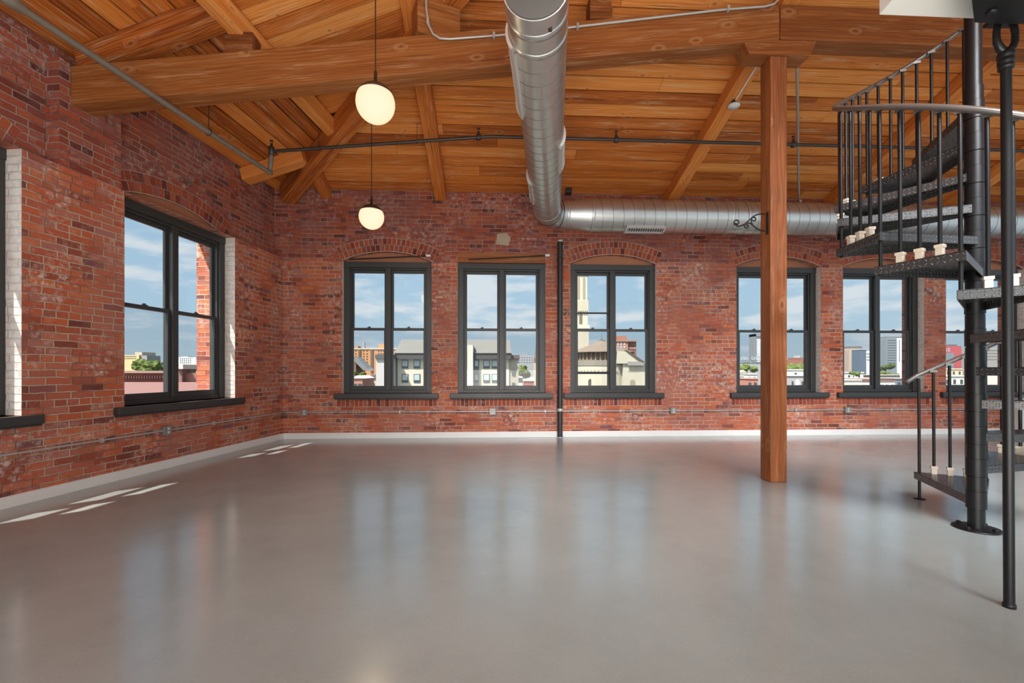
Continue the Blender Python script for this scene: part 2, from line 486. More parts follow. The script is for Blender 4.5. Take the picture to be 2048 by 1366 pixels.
def make_wall(name, Mx, ua, ub, z0, z1, df, db, ops, mats, parent=None):
    m = MB()
    def q(pts, uvs, mi=0): m.add(pts, [tuple(range(len(pts)))], Mx, .5, mi, False, [uvs])
    def flat(u0, u1, za, zb_, zc=None, zd=None):
        zc = zb_ if zc is None else zc
        for d in (df, db):
            q([(u0, d, za), (u1, d, za), (u1, d, zc), (u0, d, zb_)], [(u0, za), (u1, za), (u1, zc), (u0, zb_)])
    cur = ua
    for o in sorted(ops, key=lambda k: k['a']):
        a, b = o['a'], o['b']
        if a > cur: flat(cur, a, z0, z1)
        lo, top = o['zb'], o['zs']
        if lo > z0:
            flat(a, b, z0, lo)
            q([(a, df, lo), (b, df, lo), (b, db, lo), (a, db, lo)], [(a, 0), (b, 0), (b, .4), (a, .4)])
        lo2 = max(lo, z0); hi2 = min(top, z1)
        if hi2 > lo2:
            for e in (a, b):
                for (da_, dc_, mi_) in ((df, -.26, 1), (-.26, db, 0)):
                    q([(e, da_, lo2), (e, dc_, lo2), (e, dc_, hi2), (e, da_, hi2)], [(da_, lo2), (dc_, lo2), (dc_, hi2), (da_, hi2)], mi_)
        if top < z1:
            N = 14 if o['rise'] else 1
            for i in range(N):
                x0 = a+(b-a)*i/N; x1 = a+(b-a)*(i+1)/N
                ya, yb = arch_z(o, x0), arch_z(o, x1)
                if not o['rise']: ya = yb = top
                for d in (df, db):
                    q([(x0, d, ya), (x1, d, yb), (x1, d, z1), (x0, d, z1)], [(x0, ya), (x1, yb), (x1, z1), (x0, z1)])
                q([(x0, df, ya), (x1, df, yb), (x1, db, yb), (x0, db, ya)], [(x0, 0), (x1, 0), (x1, .3), (x0, .3)])
        cur = b
    if ub > cur: flat(cur, ub, z0, z1)
    q([(ua, df, z1), (ub, df, z1), (ub, db, z1), (ua, db, z1)], [(ua, 0), (ub, 0), (ub, .3), (ua, .3)])
    q([(ua, df, z0), (ua, db, z0), (ua, db, z1), (ua, df, z1)], [(0, z0), (.3, z0), (.3, z1), (0, z1)])
    q([(ub, df, z0), (ub, db, z0), (ub, db, z1), (ub, df, z1)], [(0, z0), (.3, z0), (.3, z1), (0, z1)])
    bmo = m.build(name, mats, parent, auto=False)
    return bmo

def brick_arch(Mx, o, df, parent, rings=2):
    """rowlock voussoirs standing a few millimetres proud of the wall"""
    m = MB()
    c = (o['a']+o['b'])/2; w = (o['b']-o['a'])/2+.02; r = o['rise']
    rad = (w*w+r*r)/(2*r); cz = o['zs']+r-rad; half = math.asin(w/rad)
    for k in range(rings):
        r0 = rad+.012+k*.118; r1 = r0+.106
        n = int(2*half*r0/.078); da = 2*half/n
        N = 24
        # mortar bed
        outer = [(c+(r1+.010)*math.sin(-half+2*half*i/N), cz+(r1+.010)*math.cos(-half+2*half*i/N)) for i in range(N+1)]
        inner = [(c+(r0-.010)*math.sin(half-2*half*i/N), cz+(r0-.010)*math.cos(half-2*half*i/N)) for i in range(N+1)]
        for i in range(N):
            p = [outer[i], outer[i+1], inner[N-i-1], inner[N-i]]
            m.add([(x, df+.003, z) for x, z in p], [(0, 1, 2, 3)], Mx, .5, 1)
        for i in range(n):
            a0 = -half+da*i+.006/r0+R.uniform(-.001, .001); a1 = -half+da*(i+1)-.006/r0
            p = [(c+r0*math.sin(a0), cz+r0*math.cos(a0)), (c+r0*math.sin(a1), cz+r0*math.cos(a1)),
                 (c+r1*math.sin(a1), cz+r1*math.cos(a1)), (c+r1*math.sin(a0), cz+r1*math.cos(a0))]
            e = df+.007+R.uniform(0, .005)
            vs = [(x, df, z) for x, z in p]+[(x, e, z) for x, z in p]
            m.add(vs, [(4, 5, 6, 7), (0, 1, 5, 4), (1, 2, 6, 5), (2, 3, 7, 6), (3, 0, 4, 7)], Mx)
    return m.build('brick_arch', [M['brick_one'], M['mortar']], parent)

def sill_course(Mx, u0, u1, z1, df, parent):
    m = MB(); n = int((u1-u0)/.074); s = (u1-u0)/n; z0 = z1-.125
    m.add([(u0, df+.003, z0-.01), (u1, df+.003, z0-.01), (u1, df+.003, z1), (u0, df+.003, z1)], [(0, 1, 2, 3)], Mx, .5, 1)
    for i in range(n):
        m.box((u0+s*i+.006, df, z0+R.uniform(-.004, .004)), (u0+s*(i+1)-.006, df+.007+R.uniform(0, .005), z1), Mx)
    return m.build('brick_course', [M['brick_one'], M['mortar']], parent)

def make_window(idx, Mx, a, b, zb, zs, rise, dp, curve=True, bars=False):
    """double-hung pair in a dark frame; dp = depth of the frame face behind the wall face"""
    fr = MB(); d0 = -dp; d1 = -dp-.15; fw = .10; hd = .10
    fr.box((a, d0, zb), (a+fw, d1, zs), Mx); fr.box((b-fw, d0, zb), (b, d1, zs), Mx)
    fr.box((a, d0+.012, zs-hd), (b, d1, zs), Mx); fr.box((a, d0-.02, zb), (b, d1, zb+.055), Mx)
    for q in (0, 1):                                  # stepped inner bead
        x = a+fw if q == 0 else b-fw-.022
        fr.box((x, d0-.03, zb+.055), (x+.022, d1, zs-hd), Mx)
    fr.box((a+fw, d0-.03, zs-hd-.03), (b-fw, d1, zs-hd), Mx)
    root = struct(fr.build('window_%d' % idx, M['frame'], None, .004))
    c = (a+b)/2; mw = .045
    MB().box((c-mw, d0-.01, zb+.055), (c+mw, d1, zs-hd), Mx).build('mullion', M['frame'], root, .004)
    zm = (zb+zs-.05)/2-.02; ia, ib = a+fw+.022, b-fw-.022
    for (xa, xb) in ((ia, c-mw), (c+mw, ib)):
        st = .038
        for up in (1, 0):
            za, zt = (zm, zs-hd-.03) if up else (zb+.055, zm+.045)
            dd0, dd1 = (d0-.085, d0-.12) if up else (d0-.045, d0-.08)
            s = MB(); lo = .045 if up else .075; ti = .055 if up else .045
            s.box((xa, dd0, za), (xa+st, dd1, zt), Mx); s.box((xb-st, dd0, za), (xb, dd1, zt), Mx)
            s.box((xa+st, dd0, za), (xb-st, dd1, za+lo), Mx); s.box((xa+st, dd0, zt-ti), (xb-st, dd1, zt), Mx)
            so = s.build('upper_sash' if up else 'lower_sash', M['frame'], root, .003)
            g = MB(); dm = (dd0+dd1)/2
            g.box((xa+st, dm-.002, za+lo), (xb-st, dm+.002, zt-ti), Mx)
            g.build('pane', M['glass'] if up else M['screen'], so)
            if not up:
                k = MB(); xm = (xa+xb)/2
                k.box((xm-.03, d0-.05, zt), (xm+.03, d0-.078, zt+.012), Mx); k.box((xm-.008, d0-.055, zt+.012), (xm+.022, d0-.072, zt+.026), Mx)
                k.build('sash_lock', M['frame'], so)
        if bars and xb < c:
            for zz, th in ((2.27, .014), (1.165, .021)):
                MB().box((xa+.03, d0-.018, zz-th), (xb-.01, d0-.043, zz+th), Mx).build('guard_bar', M['black'], root)
    sl = MB()
    sl.box((a-.13, .075, zb-.085), (b+.13, 0, zb), Mx); sl.box((a, 0, zb-.04), (b, d0-.02, zb), Mx)
    sl.box((a-.12, .06, zb-.105), (b+.12, 0, zb-.085), Mx)
    sl.build('window_sill', M['frame'], root, .006)
    if rise:
        N = 14; poly = [(a+(b-a)*i/N, zs+rise*(1-(2*i/N-1)**2)) for i in range(N+1)]
        pm = MB()
        vs = [(u, d0-.02, z) for u, z in poly]+[(u, d0-.06, z) for u, z in poly]
        n = N+1
        pm.add(vs, [tuple(range(n)), tuple(range(2*n-1, n-1, -1)), (0, n, 2*n-1, n-1)]+[(i, i+1, n+i+1, n+i) for i in range(N)], Mx)
        pm.build('arch_panel', M['lintel'], root)
    return root

ZB, ZS = .80, 3.16
back_x = [(685, 863), (915.5, 1091), (1141, 1312.5), (1473, 1641), (1686, 1848), (1892, 2049)]
ops_b = []
for i, (x0, x1) in enumerate(back_x):
    a, b = bu(x0), bu(x1)
    ops_b.append(dict(a=a, b=b, zb=ZB, zs=ZS if i != 1 else ZS+.17, rise=.17 if i != 1 else 0))
wp = bu(2049)+.85
ops_b.append(dict(a=wp, b=wp+1.55, zb=ZB, zs=ZS, rise=.17))
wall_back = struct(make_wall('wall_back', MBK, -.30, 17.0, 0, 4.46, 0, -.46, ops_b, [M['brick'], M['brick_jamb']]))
for i, o in enumerate(ops_b):
    if o['rise']: brick_arch(MBK, o, 0, wall_back)
    sill_course(MBK, o['a']-.10, o['b']+.10, ZB-.105, 0, wall_back)
    make_window(i+1, MBK, o['a'], o['b'], ZB, ZS, o['rise'], .07 if i < 3 else .12, bars=(i == 2))
# flat timber lintel over the second window
lo = ops_b[1]
MB().box((lo['a']-.0, -.005, ZS), (lo['b']+.0, -.20, ZS+.17), MBK, rnd=.3).build('wood_lintel', M['post'], wall_back)
# small cement patch above the second window
pp = MB(); pu = bu(1006); pz = H+(HY-478)/F*bw(pu, 0, 0).y
pp.prism([(pu-.13, pz-.10), (pu+.10, pz-.12), (pu+.14, pz+.02), (pu+.06, pz+.11), (pu-.10, pz+.09)], 0, .006,
         Matrix(((TB.x, 0, NB.x, CORN.x), (TB.y, 0, NB.y, CORN.y), (0, 1, 0, 0), (0, 0, 0, 1))))
pp.build('mortar_patch', M['mortar'], wall_back)

# left wall: thick lower part, thinner upper part set back behind a ledge
sB0, sB1 = ls(470), ls(249)
sA0 = ls(43); sA1 = sA0+1.72
ops_l = [dict(a=sB0, b=sB1, zb=ZB, zs=3.20, rise=.18), dict(a=sA0, b=sA1, zb=ZB, zs=3.20, rise=.18),
         dict(a=sA1+1.0, b=sA1+2.7, zb=ZB, zs=3.20, rise=.18), dict(a=sA1+3.7, b=sA1+5.4, zb=ZB, zs=3.20, rise=.18)]
LEDGE = 3.20
SB = -.15
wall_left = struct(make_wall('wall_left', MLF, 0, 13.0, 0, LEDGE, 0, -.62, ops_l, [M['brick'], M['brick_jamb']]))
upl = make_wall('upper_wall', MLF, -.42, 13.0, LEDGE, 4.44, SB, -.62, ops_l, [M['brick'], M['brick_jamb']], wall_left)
for o in ops_l:
    brick_arch(MLF, o, SB, wall_left)
for i, o in enumerate(ops_l):
    make_window(8+i, MLF, o['a'], o['b'], ZB, 3.20, .18, .16)
# brick pier under the end of the main beam
s_pier = ls(119)
pm = MB(); pa, pb = s_pier-.62, s_pier
for (p, uv) in (([(pa, 0, LEDGE), (pb, 0, LEDGE), (pb, 0, 4.24), (pa, 0, 4.24)], [(pa, LEDGE), (pb, LEDGE), (pb, 4.24), (pa, 4.24)]),
                ([(pb, 0, LEDGE), (pb, SB, LEDGE), (pb, SB, 4.24), (pb, 0, 4.24)], [(0, LEDGE), (.1, LEDGE), (.1, 4.24), (0, 4.24)]),
                ([(pa, 0, LEDGE), (pa, SB, LEDGE), (pa, SB, 4.24), (pa, 0, 4.24)], [(0, LEDGE), (.1, LEDGE), (.1, 4.24), (0, 4.24)]),
                ([(pa, 0, 4.24), (pb, 0, 4.24), (pb, SB, 4.24), (pa, SB, 4.24)], [(pa, 0), (pb, 0), (pb, .1), (pa, .1)])):
    pm.add(p, [(0, 1, 2, 3)], MLF, .5, 0, False, [uv])
pm.build('brick_pier', M['brick'], wall_left, auto=False)

# floor, baseboards
fl = MB(); fl.box((-.0, 13.2, -.25), (17.0, 0, 0), MBK)
fm = MB(); P = [bw(-.05, -.05, 0), bw(17, -.05, 0), bw(17, 13, 0), lw(13, -.05, 0)]
fm.prism([(p.x, p.y) for p in P], -.25, 0)
struct(fm.build('floor', M['floor']))
bb = MB(); bb.box((.018, .018, 0), (17, 0, .098), MBK); bb.box((.018, .012, .098), (17, 0, .104), MBK)
struct(bb.build('baseboard_back', M['white'], None, .002))
bb = MB(); bb.box((0, .018, 0), (13, 0, .098), MLF); bb.box((0, .012, .098), (13, 0, .104), MLF)
struct(bb.build('baseboard_left', M['white'], None, .002))

# ------------------------------------------------------------------ hipped timber ceiling
Z0, GB, GL = 4.42, .30, .27
DBMAX = 6.4
SMAX = 9.9
def zb_at(d): return Z0+GB*d
def zl_at(d): return Z0+GL*d
def dl_of(p): return (V((p.x, p.y, 0))-CORN).dot(NL)
def hip_u(db):                                     # u on the back plane where the left plane is as high
    k = GB/GL
    # dl(u, db) = u*TB.NL + db*NB.NL ; want = db*k
    return (db*k-db*NB.dot(NL))/TB.dot(NL)
def hip_dl(s):                                     # same for a point at s along the left wall
    k = GL/GB
    # db(s, dl) = s*TL.NB + dl*NL.NB = dl*k
    return s*TL.dot(NB)/(k-NL.dot(NB))
cm = MB()
TH = .03
def board(p, rnd=None):                            # p: four plan points; z from zf
    pts = p
    x = (pts[1]-pts[0]).normalized(); n = x.cross((pts[3]-pts[0])).normalized()
    if n.z < 0: n = -n
    y = n.cross(x)
    o = pts[0]
    Mx = Matrix(((x.x, y.x, n.x, o.x), (x.y, y.y, n.y, o.y), (x.z, y.z, n.z, o.z), (0, 0, 0, 1)))
    inv = Mx.inverted()
    loc = [inv @ q for q in pts]
    j = R.uniform(-.004, .004)
    cm.prism([(q.x, q.y) for q in loc], j, TH, Mx, rnd=rnd)
W = .205; gap = .011
db = -.0
while db < DBMAX:
    d0, d1 = db+gap, min(db+W, DBMAX)-gap
    u = None; cuts = [None]; L0 = hip_u(db)
    pos = L0+R.uniform(1.2, 4.5)
    edges = []
    while pos < 16.5: edges.append(pos); pos += R.uniform(2.4, 5.2)
    edges.append(17.0)
    prev = None
    for e in edges:
        a0 = hip_u(d0) if prev is None else prev+.002; a1 = hip_u(d1) if prev is None else prev+.002
        board([bw(a0, d0, zb_at(d0)), bw(e-.002, d0, zb_at(d0)), bw(e-.002, d1, zb_at(d1)), bw(a1, d1, zb_at(d1))])
        prev = e
    db += W
DR = 1.56                                          # where the purlin divides the left slope
def hip_s(dl):
    k = GL/GB
    return dl*(k-NL.dot(NB))/TL.dot(NB)
dl = -.12
while dl < DR:
    d0, d1 = dl+gap, min(dl+W, DR)-gap
    edges = []; pos = hip_s(max(dl, 0))+R.uniform(1.0, 4.0)
    while pos < 9.3: edges.append(pos); pos += R.uniform(2.4, 5.2)
    edges.append(SMAX); prev = None
    for e in edges:
        a0 = hip_s(max(d0, -.12)) if prev is None else prev+.002; a1 = hip_s(d1) if prev is None else prev+.002
        board([lw(a0, d0, zl_at(d0)), lw(e-.002, d0, zl_at(d0)), lw(e-.002, d1, zl_at(d1)), lw(a1, d1, zl_at(d1))])
        prev = e
    dl += W
s = hip_s(DR)
DLM = DBMAX*GB/GL
while s < SMAX-W:
    s0, s1 = s+gap, s+W-gap
    a0, a1 = min(hip_dl(s0), DLM), min(hip_dl(s1), DLM)
    if a0 > DR+.05:
        board([lw(s0, DR, zl_at(DR)), lw(s0, a0, zl_at(a0)), lw(s1, a1, zl_at(a1)), lw(s1, DR, zl_at(DR))])
    s += W
# level crown over the middle of the room (behind the view)
pk = [bw(hip_u(DBMAX), DBMAX, zb_at(DBMAX)), bw(17, DBMAX, zb_at(DBMAX)), bw(17, SMAX, zb_at(DBMAX)), lw(SMAX, DLM, zl_at(DLM))]
cm.add(pk, [(0, 1, 2, 3)], None, .5)
# dark deck showing through the joints
e = TH+.004
cm.add([bw(0, -.3, Z0-.09+e), bw(17, -.3, Z0-.09+e), bw(17, DBMAX, zb_at(DBMAX)+e), bw(hip_u(DBMAX), DBMAX, zb_at(DBMAX)+e)], [(0, 1, 2, 3)], None, .5, 1)
cm.add([lw(-.3, -.42, Z0-.11+e), lw(SMAX, -.42, Z0-.11+e), lw(SMAX, DLM, zl_at(DLM)+e), bw(hip_u(DBMAX), DBMAX, zb_at(DBMAX)+e)], [(0, 1, 2, 3)], None, .5, 1)
struct(cm.build('ceiling', [M['ceil'], M['deck']]))

# ------------------------------------------------------------------ timbers
GR = 'roof timbers'
def timber(name, label, p0, p1, w, h, cat='rafter', up=V((0, 0, 1)), mat='raft', group=None, extra=None):
    m = MB(); m.beam(p0, p1, w, h, up)
    o = m.build(name, M[mat], None, .008)
    return tag(o, label, cat, group)
upb = V((TB.cross(V((NB.x, NB.y, GB)))));  upb = upb if upb.z > 0 else -upb
def rafter(x, y, label, dmax=6.3, dmin=0.0):
    u = bu(x)
    return timber('rafter', label, bw(u, dmin, zb_at(dmin)-.006), bw(u, dmax, zb_at(dmax)-.006), .20, .19, up=upb, group='rafters over the back wall')
rafter(882, 402, 'sloping timber rafter left of the big duct, behind the upper globe lamp')
rafter(1337, 398, 'sloping timber rafter between duct and post, carrying a white conduit')
rafter(1655, 400, 'sloping timber rafter running up behind the stair railing')
rafter(1890, 400, 'sloping timber rafter seen right of the black stair pole')
u_j = bu(655)
db_j = u_j*TB.dot(NL)/(GB/GL-NB.dot(NL))
timber('rafter', 'short jack rafter from the back wall up to the corner hip', bw(u_j, 0, zb_at(0)-.002), bw(u_j, db_j-.16, zb_at(db_j-.16)-.002), .17, .19, up=upb, group='rafters over the back wall')
hA = bw(hip_u(.02)+.05, .05, zb_at(.02)-.012); hB = bw(hip_u(DBMAX-.1), DBMAX-.1, zb_at(DBMAX-.1)-.012)
timber('hip_rafter', 'heavy diagonal hip rafter rising out of the brick corner', hA, hB, .22, .30)
# rafters of the left slope
upl_v = TL.cross(V((NL.x, NL.y, GL))); upl_v = upl_v if upl_v.z > 0 else -upl_v
sL1 = ls(486, SB)
timber('rafter', 'short rafter stub from the left wall to the corner hip', lw(sL1, SB, zl_at(SB)-.002), lw(sL1, .86, zl_at(.86)-.002), .20, .20, up=upl_v)
# main beam parallel to the back wall, inclined left of the post
DF, DBK = 3.469, 3.249
DM = (DF+DBK)/2
u_l, u_p = -.508, 6.744
zbl, zbr, HB = 3.835, 4.757, .385
# where the beam meets the pier face
k = (lw(0, 0, 0)-CORN)
u_start = -DM*NB.dot(NL)/TB.dot(NL)+.012
def beam_z(u): return zbl+(zbr-zbl)*(u-u_l)/(u_p-u_l)
mb = MB(); ML3 = Matrix(((TB.x, 0, NB.x, CORN.x), (TB.y, 0, NB.y, CORN.y), (0, 1, 0, 0), (0, 0, 0, 1)))
us0 = -DBK*NB.dot(NL)/TB.dot(NL)+.005; us1 = -DF*NB.dot(NL)/TB.dot(NL)+.005
N = 10
bot = []; top = []
for i in range(N+1):
    for lst, base in ((bot, 0), (top, HB)):
        ua = us1+(u_p-.004-us1)*i/N; ubk = us0+(u_p-.004-us0)*i/N
        lst.append((V((ua, DF, beam_z(ua)+base)), V((ubk, DBK, beam_z(ubk)+base))))
vs = []; fs = []; uvs = []
for i in range(N+1): vs += [bot[i][0], bot[i][1], top[i][1], top[i][0]]
for i in range(N):
    a = 4*i; b2 = a+4
    L_ = [bot[i][0].x, bot[i+1][0].x]
    for j, (v0, v1) in enumerate(((0, .22), (.22, .6), (.6, .82), (.82, 1.2))):
        j2 = (j+1) % 4
        fs.append((a+j, a+j2, b2+j2, b2+j)); uvs.append([(L_[0], v0), (L_[0], v1), (L_[1], v1), (L_[1], v0)])
fs += [(0, 1, 2, 3), (4*N, 4*N+1, 4*N+2, 4*N+3)]; uvs += [[(0, 0), (.22, 0), (.22, .38), (0, .38)]]*2
mb.add(vs, fs, MBK, .37, 0, False, uvs)
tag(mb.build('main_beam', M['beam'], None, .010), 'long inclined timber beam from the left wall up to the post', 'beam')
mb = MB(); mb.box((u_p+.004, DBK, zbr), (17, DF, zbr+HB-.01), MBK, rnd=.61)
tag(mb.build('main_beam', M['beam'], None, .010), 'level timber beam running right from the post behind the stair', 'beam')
# capital and post
pc = MB(); pc.prism([(u_p-.41, zbr-.005), (u_p+.41, zbr-.005), (u_p+.335, zbr-.165), (u_p-.335, zbr-.165)], DBK+.01, DF-.005, ML3, rnd=.22)
pr = thing('timber_post', 'square timber post standing on the concrete floor, capped by a chamfered bolster', 'post', bw(u_p, 3.355, 0))
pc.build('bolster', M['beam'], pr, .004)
ps = MB()
Mp = Matrix(((0, TB.x, NB.x, CORN.x), (0, TB.y, NB.y, CORN.y), (1, 0, 0, 0), (0, 0, 0, 1)))
ps.box((0, u_p-.0925, 3.262), (zbr-.167, u_p+.0925, 3.449), Mp, rnd=.83)
ps.build('shaft', M['post'], pr, .010)
# rafter resting on the main beam, purlin and blocks
pL0 = bw(us1+.02, DF-.12, 0); d_a = dl_of(pL0); s_a = (V((pL0.x, pL0.y, 0))-CORN).dot(TL)
p_end = lw(s_a-.0, DR-.09, zl_at(DR-.09)-.003)
timber('rafter', 'rafter lying on the left end of the inclined main beam', lw(s_a, .0, zl_at(.0)-.003), p_end, .20, .21, up=upl_v)
zR = zl_at(DR)-.026
pu0, pu1 = lw(9.8, DR, zR), lw(hip_s(DR)+.0, DR, zR)
timber('purlin', 'level purlin crossing over the main beam toward the hip rafter', pu0, pu1, .15, .21, cat='purlin')
ub = (bw(0, DM, 0)-CORN).dot(TB)
# block on top of the beam below the purlin
uu0 = bu(447, DF); uu1 = bu(503, DF)
bk = MB(); zt = beam_z(uu0)+HB
bk.prism([(uu0, beam_z(uu0)+HB+.002), (uu1, beam_z(uu1)+HB+.002), (uu1, zl_at(DR)-.205), (uu0, zl_at(DR)-.205)], DBK+.03, DF-.02, ML3)
tag(bk.build('timber_block', M['beam'], None, .004), 'small dark block between the main beam and the purlin', 'block')
# bigger skewed block by the hip rafter
c_ = bw(bu(868, DM-.05), DM-.05, 0); zt = beam_z(bu(868, DM))+HB
ang = math.radians(25)
ax, ay = V((math.cos(ang), math.sin(ang), 0)), V((-math.sin(ang), math.cos(ang), 0))
Mx = Matrix(((ax.x, ay.x, 0, c_.x), (ax.y, ay.y, 0, c_.y), (0, 0, 1, zt+.02), (0, 0, 0, 1)))
bk = MB(); bk.box((-.20, -.10, 0), (.26, .18, .38), Mx, rnd=.25)
tag(bk.build('timber_block', M['beam'], None, .006), 'large skewed timber block on the main beam left of the duct', 'block')
c_ = bw(bu(1198, DM), DM, 0); zt = beam_z(bu(1198, DM))+HB
Mx = Matrix(((TB.x, NB.x, 0, c_.x), (TB.y, NB.y, 0, c_.y), (0, 0, 1, zt+.015), (0, 0, 0, 1)))
bk = MB(); bk.prism([(-.12, 0), (.12, 0), (.11, .16), (.06, .25), (-.12, .25)], -.10, .10, Matrix(((TB.x, 0, NB.x, c_.x), (TB.y, 0, NB.y, c_.y), (0, 1, 0, zt+.015), (0, 0, 0, 1))))
tag(bk.build('timber_block', M['beam'], None, .006), 'rounded timber block on the main beam right of the duct', 'block')

# ------------------------------------------------------------------ galvanised ducts
DZ, r1, r2 = 3.87, .227, .275
pN, pE = V((.168, 3.155, DZ)), V((.60, 7.68, DZ))
d1v = (pE-pN).normalized()
B = .34                                             # bend length
arcA = pE-d1v*B; arcB = pE+TB*B
path = [pN, arcA]
NA = 8
for i in range(1, NA+1):
    t = i/NA
    path.append(arcA*(1-t)**2+pE*2*t*(1-t)+arcB*t*t)
dr = thing('air_duct', 'large round galvanised spiral duct with a capped near end and an elbow', 'duct', (pN.x, pN.y, DZ-r1))
dm = MB(); dm.tube(path, r1, 48, caps=True); dm.build('duct_run', M['duct'], dr)
e0 = arcB+TB*.05; e1 = e0+TB*.36; e2 = bw(17, 0, DZ)
dfar = (e1-CORN).dot(NB)
e2 = bw(16.8, dfar, DZ)
dm = MB(); dm.tube([arcB, e0, e1], [r1, r1+.004, r2], 48, caps=False); dm.build('reducer', M['duct'], dr)
dm = MB(); dm.tube([e1, e2], r2, 48, caps=True); dm.build('back_run', M['duct'], dr)
def frame_of(ax):
    y = V((0, 0, 1)).cross(ax).normalized()         # to the left when looking along ax
    return y, V((0, 0, 1))
def helix(o, ax, r, L, pitch, wire=.0035):
    y, z = frame_of(ax); n = 36; tot = int(L/pitch*n)
    pts = [o+ax*(pitch*i/n)+(y*math.cos(2*PI*i/n)+z*math.sin(2*PI*i/n))*r for i in range(tot)]
    return MB().tube(pts, wire, 5, caps=False)
helix(pN+d1v*.42, d1v, r1, (arcA-pN).length-.5, .172).build('seam', M['seam'], dr)
helix(e1+TB*.05, TB, r2, 12.5, .178).build('seam', M['seam'], dr)
def ring(c, ax, r, w, name='coupling', mat='duct'):
    return MB().tube([c-ax*w/2, c-ax*w*.4, c+ax*w*.4, c+ax*w/2], [r, r+.007, r+.007, r], 48, caps=False).build(name, M[mat], dr)
cp = MB(); cp.tube([pN-d1v*.02, pN+d1v*.07], r1+.006, 48); cp.build('end_cap', M['duct'], dr)
cp = MB(); cp.tube([pN-d1v*.030, pN-d1v*.0205], r1-.004, 48); cp.build('cap_face', M['capend'], dr)
sc1 = MB(); sc1.box((-.012, -.012, -.012), (.012, .012, .012), Matrix.Translation(pN+d1v*.09+V((.10, 0, -.205))))
sc1.build('cap_screw', M['dpipe'], dr)
ring(pN+d1v*.16, d1v, r1, .06); ring(pN+d1v*.36, d1v, r1, .05)
ring(arcA, d1v, r1, .05); ring(arcB, TB, r1, .05); ring(e1, TB, r2, .05)
for x in (1452, 1484): ring(bw(bu(x, dfar), dfar, DZ), TB, r2, .05)
for i in (3, 6): ring(path[1+i], (path[2+i]-path[i]).normalized(), r1, .02, 'elbow_seam', 'seam')
def register(o, ax, r, a0, a1, t0, t1, slats=9, inner_slot=True):
    """curved register frame on the duct skin with slats, angles measured from the left side over the top"""
    y, z = frame_of(ax); m = MB(); n = 8
    def pt(t, a, rr): return o+ax*t+(y*math.cos(a)+z*math.sin(a))*rr
    def patch(ta, tb, aa, ab, ra, rb, mi=0):
        vs = []
        for i in range(n+1):
            a = aa+(ab-aa)*i/n
            vs += [pt(ta, a, ra), pt(tb, a, ra), pt(tb, a, rb), pt(ta, a, rb)]
        fs = []
        for i in range(n):
            q = 4*i; p = q+4
            fs += [(q+3, q+2, p+2, p+3), (q, q+3, p+3, p), (q+1, q+2, p+2, p+1)]
        fs += [(0, 1, 2, 3), (4*n, 4*n+1, 4*n+2, 4*n+3)]
        m.add(vs, fs, None, .5, mi)
    bw_ = .03; da = .035/r
    patch(t0, t1, a0, a0+da, r, r+.03); patch(t0, t1, a1-da, a1, r, r+.03)
    patch(t0, t0+bw_, a0, a1, r, r+.03); patch(t1-bw_, t1, a0, a1, r, r+.03)
    patch(t0+bw_, t1-bw_, a0+da, a1-da, r+.002, r+.004, 1)
    for i in range(slats):
        t = t0+bw_+(t1-t0-2*bw_)*(i+.5)/slats
        patch(t-.006, t+.006, a0+da, a1-da, r+.004, r+.022)
    return m.build('register', [M['grille'], M['dpipe']], dr)
ang = math.radians
register(pN, d1v, r1, ang(-42), ang(25), .36, 1.32, 16)
register(pN, d1v, r1, ang(155), ang(222), 1.95, 2.60, 11)
register(pN, d1v, r1, ang(-42), ang(25), 2.95, 3.65, 11)
tg0 = (bw(bu(1240, dfar-.2), 0, 0)-e1).dot(TB); tg1 = (bw(bu(1316, dfar-.2), 0, 0)-e1).dot(TB)
register(e1, TB, r2, ang(-128), ang(-92), tg0, tg1, 15)
# hanger strap from a beam-side bracket down to the back run
hp0 = ray(1594, 118, 6.6); hp1 = ray(1598, 404, bw(bu(1598, dfar), dfar, 0).y)
hb = bw(bu(1598, dfar), dfar, DZ+r2)
ht = V((hb.x-.03, hb.y, zb_at(dfar)-.01))
hr = thing('duct_hanger', 'thin steel hanger rod holding the duct right of the post', 'hanger', hb)
h_up = ray(1594, 120, 5.35)
MB().tube([hb, h_up], .016, 8).build('rod', M['strap'], hr)
MB().box((-.03, -.03, -.02), (.03, .03, .03), Matrix.Translation(hb+V((0, 0, .02)))).build('clip', M['strap'], hr)
zz = zb_at((V((h_up.x, h_up.y, 0))-CORN).dot(NB))
MB().tube([h_up, V((h_up.x, h_up.y, zz+.005))], .028, 10).build('top_bracket', M['dpipe'], hr)

# ------------------------------------------------------------------ sprinkler piping
KP = 6.07
A0 = ray(27, 6, 3.27); A1 = ray(540, 346, KP); A2 = ray(548, 300, KP)
A1.z = A0.z
A2 = V((A1.x+.02, A1.y, ray(547, 303, KP).z))
P1 = ray(980, 273, 6.12); P2 = bw((P1-CORN).dot(TB)+.35, (P1-CORN).dot(NB), P1.z); P3 = bw(16.8, (P1-CORN).dot(NB), P1.z)
sp = thing('sprinkler_pipe', 'grey sprinkler pipe slung along the left wall under the ceiling', 'pipe', A1)
dirA = (A1-A0).normalized()
MB().tube([A0-dirA*4.5, A1], .030, 14).build('pipe_run', M['pipe'], sp)
MB().tube([A0+dirA*.02-dirA*.09, A0-dirA*.05, A0, A0+dirA*.06], [.038, .045, .045, .038], 14).build('coupling', M['pipe'], sp)
el = MB(); el.tube([A1-dirA*.02, A1+dirA*.01, A1+V((0, 0, .05)), A2-V((0, 0, .04))], .030, 12); el.build('riser', M['pipe'], sp)
hg = ray(418, 268, 1); kx = -418+CX
